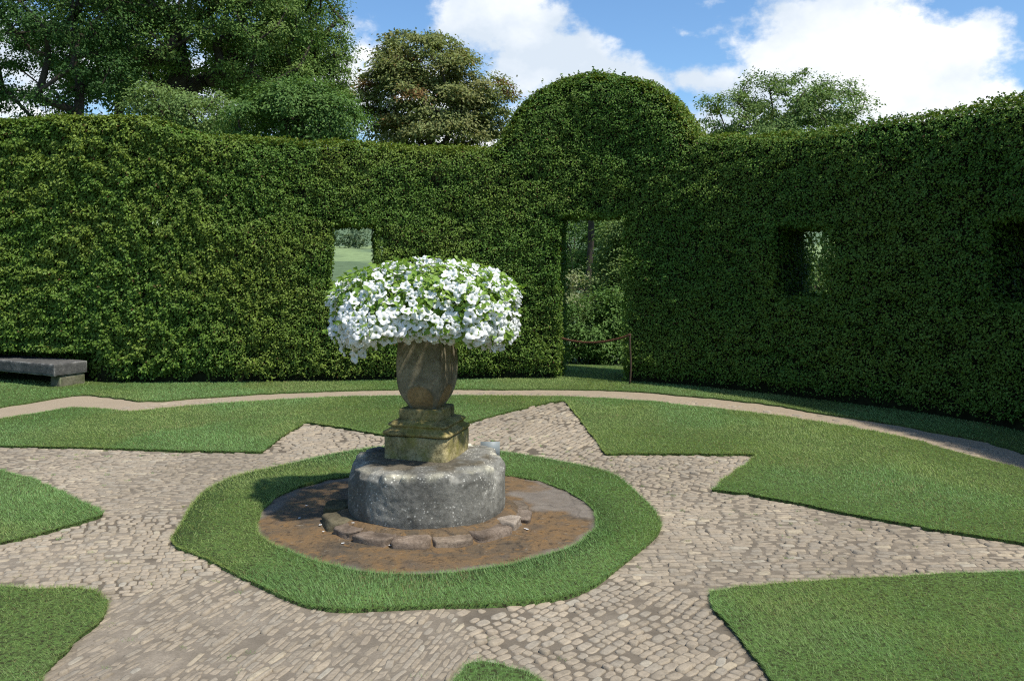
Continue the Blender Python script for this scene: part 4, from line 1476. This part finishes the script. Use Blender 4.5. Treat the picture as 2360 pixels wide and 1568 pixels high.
def tree(name, label, cat, x, y, fork, crown, npad, nleaf, leaf, pal, seed, group, padr=0.55, trunk=0.16, flat=0.5, shell=0.55, stems=1, twig=0.010, zb=None, accent=None):
    """crown: ellipsoids (dx, dy, z, rx, ry, rz).  A branch skeleton reaches every leaf pad."""
    rng = np.random.default_rng(seed)
    z0 = float(land_z(np.array([x]), np.array([y]))[0]) if zb is None else zb
    root = empty(name, label, cat, (x, y, z0), group)
    crown = np.array(crown, float)
    vol = crown[:, 3] * crown[:, 4] * crown[:, 5]
    k = rng.choice(len(crown), npad, p=vol / vol.sum())
    d = nrm(rng.normal(0, 1, (npad, 3)))
    r = rng.uniform(shell, 1.0, npad) ** 0.6
    pads = crown[k, :3] + d * r[:, None] * crown[k, 3:6]
    outd = nrm(pads - crown[k, :3])
    # skeleton
    nodes, par = [], []
    for sI in range(stems):
        ox = (sI - (stems - 1) / 2) * 0.55 + rng.normal(0, 0.05)
        prev = -1
        for t in np.linspace(0, 1, 6):
            nodes.append((ox * (0.35 + 0.9 * t) + rng.normal(0, 0.06) * t * fork * 0.12, rng.normal(0, 0.05) * t, -0.15 + (fork + 0.15) * t))
            par.append(prev)
            prev = len(nodes) - 1
    top = crown[np.argmax(crown[:, 2] + crown[:, 5])]
    prev = len(nodes) - 1
    st = np.array(nodes[prev])
    en = np.array([top[0], top[1], top[2] + 0.35 * top[5]])
    for t in np.linspace(0.2, 1, 6):
        nodes.append(tuple(st + (en - st) * t + rng.normal(0, 0.10, 3) * np.array([1, 1, 0.2]) * (1 - t * 0.3)))
        par.append(prev)
        prev = len(nodes) - 1
    od = np.argsort(np.linalg.norm(pads - np.array([0, 0, fork]), axis=1))
    leafn = []
    for i_ in od:
        A = np.array(nodes)
        dv = pads[i_] - A
        dist = np.linalg.norm(dv, axis=1)
        cost = dist + 1.3 * np.maximum(0, -dv[:, 2]) + np.where(A[:, 2] < fork * 0.75, 3.0, 0)
        q = int(np.argmin(cost))
        n_in = max(1, int(dist[q] / 0.55))
        a, b = A[q], pads[i_]
        mid = (a + b) / 2 + rng.normal(0, 0.14, 3) * dist[q] * 0.6 + np.array([0, 0, -0.08 * dist[q]])
        prev = q
        for t in np.linspace(0, 1, n_in + 1)[1:]:
            nodes.append(tuple((1 - t) ** 2 * a + 2 * t * (1 - t) * mid + t * t * b))
            par.append(prev)
            prev = len(nodes) - 1
        leafn.append(prev)
    A = np.array(nodes)
    cnt = np.zeros(len(A))
    cnt[leafn] = 1
    for i_ in range(len(A) - 1, 0, -1):
        if par[i_] >= 0:
            cnt[par[i_]] += cnt[i_]
    rad = twig * np.maximum(cnt, 0.7) ** 0.5
    rad = np.maximum(rad * trunk / max(rad[0], 1e-6) if rad[0] > trunk else rad, 0.006)
    nside = 6
    th = np.linspace(0, 2 * np.pi, nside, endpoint=False)
    pi2 = np.array([p for p in par])
    m = np.nonzero(pi2 >= 0)[0]
    a, b = A[pi2[m]], A[m]
    ra, rb = np.minimum(rad[pi2[m]], rad[m] * 1.5), rad[m]
    ax = nrm(b - a)
    up = np.where(np.abs(ax[:, 2:]) > 0.9, np.array([[1.0, 0, 0]]), np.array([[0, 0, 1.0]]))
    e1_ = nrm(np.cross(ax, up))
    e2_ = np.cross(ax, e1_)
    ring = e1_[:, None] * np.cos(th)[None, :, None] + e2_[:, None] * np.sin(th)[None, :, None]
    v = np.concatenate([a[:, None] + ring * ra[:, None, None], b[:, None] + ring * rb[:, None, None]], 1).reshape(-1, 3)
    bs = (np.arange(len(m)) * 2 * nside)[:, None, None]
    kk = np.arange(nside)
    qd = np.column_stack([kk, (kk + 1) % nside, nside + (kk + 1) % nside, nside + kk])
    mesh('trunk', v, (bs + qd[None]).reshape(-1, 4), M_BARK, root, smooth=True)
    # leaves: flattened drooping pads
    kp = np.repeat(np.arange(npad), nleaf)
    n = len(kp)
    pr = padr * rng.uniform(0.6, 1.35, npad)
    g_ = rng.normal(0, 0.5, (n, 3))
    g_ *= np.minimum(1, 1.6 / np.maximum(np.linalg.norm(g_, axis=1), 1e-6))[:, None]
    off = g_ * pr[kp][:, None] * np.array([1, 1, flat])
    droop = -0.25 * np.linalg.norm(off[:, :2], axis=1) * rng.uniform(0.3, 1.2, n)
    P = pads[kp] + off
    P[:, 2] += droop
    N = nrm(np.array([0, 0, 0.75]) + outd[kp] * 0.6 + rng.normal(0, 0.45, (n, 3)))
    D = outd[kp] * 0.5 + off / np.maximum(pr[kp][:, None], 0.1) * 0.6 + np.array([0, 0, -0.35]) + rng.normal(0, 0.55, (n, 3))
    Ln = rng.uniform(0.65, 1.3, n) * leaf
    V, Fc = leaf_geo(P, N, D, Ln, Ln * rng.uniform(0.45, 0.75, n), 0.15, 0.15)
    padc = pick(pal, npad, rng)
    c = padc[kp] * 0.6 + pick(pal, n, rng) * 0.4
    if accent is not None:
        ac = rng.random(npad) < accent[0]
        w = ac[kp]
        c[w] = pick(accent[1:], int(w.sum()), rng)
    c *= rng.uniform(0.75, 1.3, (n, 1))
    mesh('crown', V, Fc, M_TREE, root, np.repeat(c, 4, 0))
    return root


def vx(x, Y):
    return (x - HX) / F * Y


def vz(y, Y):
    return CAM_H + (HY - y) / F * Y


GT = 'tall trees behind the left of the hedge'
Yt = 21.0
tree('oak_tree', 'dark tree with thin twin stems at the far left behind the hedge', 'tree', vx(150, Yt), Yt, vz(190, Yt), [(-0.6, 0, vz(60, Yt), 2.0, 2.0, 2.2), (0.6, 0, vz(150, Yt), 1.2, 1.3, 0.8), (-1.6, 0.2, vz(130, Yt), 1.0, 1.2, 0.8), (0, 0, vz(-80, Yt), 2.4, 2.2, 2.2)], 190, 230, 0.070, PAL_DARK, 1, GT, 0.42, 0.14, stems=2)
Yt = 23.0
tree('oak_tree', 'largest oak with forking limbs and dark spreading crown filling the upper left', 'tree', vx(400, Yt), Yt, vz(215, Yt), [(-0.4, 0, vz(30, Yt), 3.0, 2.6, 1.9), (1.6, 0.2, vz(70, Yt), 2.2, 2.2, 1.5), (-2.0, 0, vz(100, Yt), 1.6, 1.8, 1.3), (0.5, 0, vz(-110, Yt), 3.6, 3.0, 2.2), (2.6, 0, vz(-30, Yt), 1.6, 1.8, 1.6), (2.4, 0.3, vz(160, Yt), 1.3, 1.3, 1.0)], 340, 250, 0.073, PAL_OAK, 2, GT, 0.48, 0.36, twig=0.016)
Yt = 25.0
tree('oak_tree', 'airy lighter green tree with bare twigs showing against blue sky', 'tree', vx(690, Yt), Yt, vz(200, Yt), [(0.1, 0, vz(40, Yt), 1.25, 1.4, 1.5), (-0.8, 0, vz(100, Yt), 1.3, 1.4, 1.2), (0.65, 0, vz(140, Yt), 0.85, 1.0, 1.1), (0.9, 0, vz(220, Yt), 0.6, 0.8, 0.7), (-0.3, 0, vz(190, Yt), 1.3, 1.2, 0.9), (-0.3, 0, vz(-60, Yt), 1.0, 1.4, 1.2)], 260, 150, 0.070, PAL_OAK, 3, GT, 0.36, 0.2, twig=0.012)
tree('oak_tree', 'dense dark oak filling the gap behind the forking oak', 'tree', vx(270, 28), 28, vz(180, 28), [(0, 0, vz(90, 28), 2.3, 2.2, 2.3), (0.6, 0, vz(180, 28), 1.9, 1.6, 1.1), (1.8, 0, vz(20, 28), 2.4, 2.2, 2.4)], 180, 90, 0.14, PAL_DARK, 14, GT, 0.52, 0.25)
tree('oak_tree', 'paler hazy tree filling the gap between the oaks and the brownish tree', 'tree', vx(660, 30), 30, vz(240, 30), [(0, 0, vz(170, 30), 2.2, 1.8, 1.5), (1.5, 0, vz(235, 30), 1.0, 1.2, 1.2), (-1.9, 0, vz(225, 30), 1.3, 1.4, 1.0)], 200, 180, 0.095, PAL_PALE, 15, GT, 0.5, 0.2)
Yt = 17.0
tree('round_tree', 'rounded mid green bushy tree above the hedge, left of the brownish one', 'tree', vx(655, Yt), Yt + 0.4, 3.0, [(0.1, 0, vz(235, Yt), 0.95, 1.0, 0.62), (0.25, 0, vz(205, Yt), 0.5, 0.6, 0.35), (-0.55, 0, vz(270, Yt), 0.75, 0.9, 0.5), (0.85, 0, vz(255, Yt), 0.65, 0.8, 0.65)], 150, 170, 0.060, PAL_MID, 4, None, 0.27, 0.10, shell=0.45)
Yt = 18.5
tree('feathery_tree', 'low feathery pale green tree just above the hedge at left', 'tree', vx(425, Yt), Yt, 3.2, [(0.25, 0, vz(255, Yt), 1.1, 0.9, 0.45), (-0.65, 0, vz(225, Yt), 0.5, 0.7, 0.35)], 110, 110, 0.06, PAL_PALE, 5, None, 0.30, 0.09, shell=0.4)
Yt = 24.0
tree('chestnut_tree', 'brownish olive chestnut tree with drooping layers left of the hedge dome', 'tree', vx(985, Yt), Yt, 4.2, [(0, 0, vz(205, Yt), 1.75, 1.7, 1.25), (-0.1, 0, vz(130, Yt), 1.25, 1.3, 0.75), (-0.35, 0, vz(95, Yt), 0.8, 0.8, 0.42), (1.2, 0, vz(225, Yt), 1.15, 1.2, 0.85), (1.9, 0, vz(270, Yt), 0.75, 0.9, 0.5), (-1.0, 0, vz(230, Yt), 0.95, 1.1, 1.0), (0.2, 0, vz(300, Yt), 1.9, 1.6, 0.6)], 300, 190, 0.088, PAL_CHEST, 6, None, 0.40, 0.2, flat=0.35, shell=0.5, accent=(0.035, (0.20, 0.12, 0.045), (0.22, 0.14, 0.06)))
Yt = 30.0
tree('sycamore_tree', 'grey green airy tree above the hedge right of the dome', 'tree', vx(1800, Yt), Yt, 4.0, [(0, 0, vz(230, Yt), 1.8, 1.8, 0.9), (-1.9, 0, vz(260, Yt), 1.15, 1.4, 0.75), (1.7, 0, vz(235, Yt), 1.1, 1.4, 0.8), (-0.5, 0, vz(172, Yt), 0.5, 0.7, 0.5), (0.95, 0, vz(176, Yt), 0.65, 0.7, 0.45), (2.45, 0, vz(270, Yt), 0.6, 0.8, 0.5), (0, 0, vz(300, Yt), 2.6, 1.8, 0.5)], 190, 150, 0.090, PAL_PALE, 7, None, 0.40, 0.18, shell=0.4)
# seen through the doorway
GS = 'shrubs seen through the hedge openings'
tree('shrub', 'dark leafy shrub close behind the doorway with shadow beneath it', 'shrub', vx(1350, 13.6), 13.7, 0.35, [(0, 0, 0.50, 0.50, 0.4, 0.52), (0.35, 0.1, 0.60, 0.45, 0.35, 0.60), (-0.2, 0.1, 0.25, 0.5, 0.35, 0.28), (0.4, 0.1, 0.2, 0.5, 0.4, 0.28)], 110, 130, 0.05, PAL_MID, 8, GS, 0.22, 0.03, shell=0.3)
tree('shrub', 'tall green shrub filling the right half of the doorway', 'shrub', vx(1438, 15), 15.2, 0.7, [(0, 0, 1.0, 0.5, 0.5, 0.95), (0.1, 0, 1.95, 0.48, 0.45, 0.55)], 120, 130, 0.055, PAL_PALE, 9, GS, 0.24, 0.04, shell=0.3)
tree('shrub', 'pale flowering shrub in the sun seen through the doorway', 'shrub', vx(1345, 19), 19.5, 0.5, [(0, 0, 0.75, 0.8, 0.7, 0.65)], 70, 130, 0.06, PAL_LITE, 10, GS, 0.26, 0.04, shell=0.4)
Yt = 24.0
tree('ash_tree', 'slim twin trunked tree seen through the upper doorway', 'tree', vx(1337, Yt), Yt, 3.4, [(0.2, 0, 4.6, 1.4, 1.3, 0.9)], 90, 120, 0.11, PAL_MID, 11, None, 0.4, 0.09, stems=2)
GW = 'trees of the wood beyond the garden'
for k, (x, Yt, zc, rx, rz, lab) in enumerate([
        (1290, 33, 2.5, 2.0, 2.6, 'dark wood tree furthest left seen through the doorway'),
        (1385, 38, 2.6, 2.1, 2.8, 'dark wood tree behind the twin trunks in the doorway'),
        (1470, 31, 2.3, 1.8, 2.4, 'dark wood tree at the right of the doorway view'),
        (1900, 17, 2.0, 1.1, 1.9, 'bright bush seen through the narrow right hedge window'),
        (2330, 13, 1.5, 1.3, 1.25, 'shaded evergreen behind the far right hedge window')]):
    pal = [PAL_MID, PAL_DARK, PAL_MID, PAL_PALE, PAL_DARK][k]
    tree('wood_tree', lab, 'tree', vx(x, Yt), Yt, 0.6, [(0, 0, zc, rx, rx, rz)], 150, 120, 0.10 if k < 3 else 0.07, pal, 20 + k, GW, 0.5, 0.14, shell=0.4)

# woods on the far hillside, seen through the left window: one mass
rng = np.random.default_rng(9)
cx = []
for k in range(1500):
    Yd = rng.uniform(300, 560) if k > 9 else rng.uniform(120, 250)
    x = rng.uniform(-0.34, -0.08) * Yd
    if fbm(np.array([[x * 0.012, Yd * 0.006, 0.0]]), 4, 2)[0] > 0.40:
        cx.append((x, Yd))
cx = np.array(cx)
zc = land_z(cx[:, 0], cx[:, 1])
kp = np.repeat(np.arange(len(cx)), 160)
n = len(kp)
hgt = np.where(cx[:, 1] > 280, rng.uniform(5, 10, len(cx)), rng.uniform(2, 4, len(cx)))
d = nrm(rng.normal(0, 1, (n, 3)))
P = p3(cx, zc + hgt * 0.5)[kp] + d * np.column_stack([hgt * 0.45, hgt * 0.45, hgt * 0.5])[kp] * rng.uniform(0.6, 1, (n, 1))
L = rng.uniform(0.5, 1.1, n)
V, Fc = leaf_geo(P, d + rng.normal(0, 0.5, (n, 3)), rng.normal(0, 1, (n, 3)), L, L * 0.8)
c = pick([(0.14, 0.20, 0.11), (0.17, 0.23, 0.13), (0.12, 0.18, 0.10)], len(cx), rng)[kp] * rng.uniform(0.8, 1.2, (n, 1))  # wood greens paled, painting in the haze of distance
o = mesh('wood', V, Fc, M_TREE, col=np.repeat(c, 4, 0))
tag(o, 'far off wood on the hillside seen through the left hedge window', 'wood', kind='stuff')

# ------------------------------------------------------------------ sky, sun, camera
SUN = Vector((1.0, -0.74, 2.15)).normalized()
elev = math.asin(SUN.z)
w = bpy.data.worlds.new('World')
SC.world = w
w.use_nodes = True
nt = w.node_tree
nt.nodes.clear()


def wn(t, **kw):
    x = nt.nodes.new(t)
    for k, v in kw.items():
        if k.startswith('i_'):
            key = k[2:]
            x.inputs[int(key) if key.isdigit() else key.replace('_', ' ')].default_value = v
        else:
            setattr(x, k, v)
    return x


def wm(op, a, b=None, c=None, clamp=False):
    x = wn('ShaderNodeMath', operation=op, use_clamp=clamp)
    for i_, s in enumerate((a, b, c)):
        if s is None:
            continue
        if isinstance(s, (int, float)):
            x.inputs[i_].default_value = s
        else:
            nt.links.new(s, x.inputs[i_])
    return x.outputs[0]


sky = wn('ShaderNodeTexSky', sky_type='NISHITA', sun_disc=False, sun_elevation=elev, sun_rotation=math.atan2(SUN.x, SUN.y), altitude=100.0, air_density=1.0, dust_density=0.6, ozone_density=1.3)
tc = wn('ShaderNodeTexCoord')
nv_ = wn('ShaderNodeVectorMath', operation='NORMALIZE')
nt.links.new(tc.outputs['Generated'], nv_.inputs[0])
dirv = nv_.outputs[0]


def wnoise(scale, detail, rough, off):
    mp = wn('ShaderNodeMapping')
    mp.inputs['Location'].default_value = off
    mp.inputs['Scale'].default_value = (1, 1, 1.35)
    nt.links.new(dirv, mp.inputs['Vector'])
    x = wn('ShaderNodeTexNoise', i_Scale=scale, i_Detail=detail, i_Roughness=rough)
    nt.links.new(mp.outputs[0], x.inputs['Vector'])
    return x


nz1 = wnoise(9.0, 8, 0.58, (3.1, 1.7, 0.4))
nz2 = wnoise(26.0, 7, 0.6, (8.1, 2.7, 5.4))
sep = wn('ShaderNodeSeparateXYZ')
nt.links.new(dirv, sep.inputs[0])
dx, dy, dz = sep.outputs
CL = [  # bearing, height, half width, half height (survey readings), thickness
    (1890, 120, 235, 190, 1.1), (1820, 230, 190, 110, 1.1), (2215, 110, 160, 115, 0.85), (2080, 250, 330, 80, 1.0), (2330, 240, 150, 70, 0.7),
    (1130, 50, 190, 120, 0.85), (1240, 150, 210, 90, 0.85), (1420, 190, 260, 70, 1.0), (1600, 180, 150, 55, 0.9), (1580, 78, 125, 26, 0.5),
    (880, 110, 160, 90, 0.6), (990, 190, 200, 110, 0.75), (1680, 5, 110, 16, 0.3), (560, 200, 420, 150, 0.85), (150, 160, 420, 160, 0.9), (1400, 330, 900, 110, 0.9), (300, -40, 300, 90, 0.4)]
acc = None
for x, y, a, b, th in CL:
    u, v_ = (x - HX) / F, (HY - y) / F
    nn = math.sqrt(1 + u * u + v_ * v_)
    ex = wm('DIVIDE', wm('SUBTRACT', dx, u / nn), a / F / nn)
    ez = wm('DIVIDE', wm('SUBTRACT', dz, v_ / nn), b / F / nn)
    r2 = wm('ADD', wm('MULTIPLY', ex, ex), wm('MULTIPLY', ez, ez))
    val = wm('MULTIPLY', wm('SUBTRACT', 1.25, wm('SQRT', r2)), th)
    acc = val if acc is None else wm('SMOOTH_MAX', acc, val, 0.15)
acc = wm('MAXIMUM', acc, -0.35)
front = wm('GREATER_THAN', dy, 0.0)
acc = wm('ADD', wm('MULTIPLY', acc, front), wm('MULTIPLY', wm('SUBTRACT', 1.0, front), 0.15))
fn = wm('ADD', wm('MULTIPLY', wm('SUBTRACT', nz1.outputs['Fac'], 0.5), 2.5), wm('MULTIPLY', wm('SUBTRACT', nz2.outputs['Fac'], 0.5), 1.2))
den = wm('ADD', acc, fn)
mr = wn('ShaderNodeMapRange', interpolation_type='SMOOTHSTEP', i_1=0.20, i_2=0.74)
nt.links.new(den, mr.inputs[0])
# thick parts turn a little blue-grey, edges stay white
shade = wn('ShaderNodeValToRGB')
shade.color_ramp.elements[0].position = 0.42
shade.color_ramp.elements[0].color = (4.3, 4.85, 5.5, 1)
shade.color_ramp.elements[1].position = 0.66
shade.color_ramp.elements[1].color = (7.0, 7.05, 7.1, 1)
nz3 = wnoise(5.5, 6, 0.55, (1.1, 6.7, 2.4))
nt.links.new(nz3.outputs['Fac'], shade.inputs[0])
mx = wn('ShaderNodeMix', data_type='RGBA')
nt.links.new(mr.outputs[0], mx.inputs[0])
skc = wn('ShaderNodeMix', data_type='RGBA', blend_type='MULTIPLY')
skc.inputs[0].default_value = 1.0
nt.links.new(sky.outputs[0], skc.inputs[6])
skc.inputs[7].default_value = (0.66, 0.86, 1.02, 1)
nt.links.new(skc.outputs[2], mx.inputs[6])
nt.links.new(shade.outputs[0], mx.inputs[7])
bg = wn('ShaderNodeBackground', i_Strength=0.13)
nt.links.new(mx.outputs[2], bg.inputs[0])
wo = wn('ShaderNodeOutputWorld')
nt.links.new(bg.outputs[0], wo.inputs[0])

sl_ = bpy.data.lights.new('sun', 'SUN')
sl_.energy = 4.2
sl_.angle = math.radians(1.6)
sl_.color = (1.0, 0.95, 0.86)
so = bpy.data.objects.new('sun', sl_)
so.rotation_euler = SUN.to_track_quat('Z', 'Y').to_euler()
so.location = (6, -4, 12)
COL.objects.link(so)

cd = bpy.data.cameras.new('camera')
cd.sensor_width = 36.0
cd.lens = 36.0 * F / 2359.0
cd.shift_y = -(784.0 - HY) / 2359.0
cd.clip_end = 12000
cd.clip_start = 0.05
co = bpy.data.objects.new('camera', cd)
co.location = (0, 0, CAM_H)
co.rotation_euler = (math.radians(90), 0, 0)
COL.objects.link(co)
SC.camera = co

SC.view_settings.view_transform = 'Standard'
SC.view_settings.look = 'None'
SC.view_settings.exposure = 0.4
SC.view_settings.gamma = 1.0
SC.render.engine = 'CYCLES'
SC.cycles.max_bounces = 6
SC.cycles.diffuse_bounces = 3
SC.cycles.glossy_bounces = 2
SC.cycles.transmission_bounces = 4
SC.cycles.transparent_max_bounces = 4
SC.cycles.caustics_reflective = False
SC.cycles.caustics_refractive = False
SC.cycles.use_denoising = False
SC.cycles.filter_width = 1.15
SC.cycles.sample_clamp_indirect = 6.0
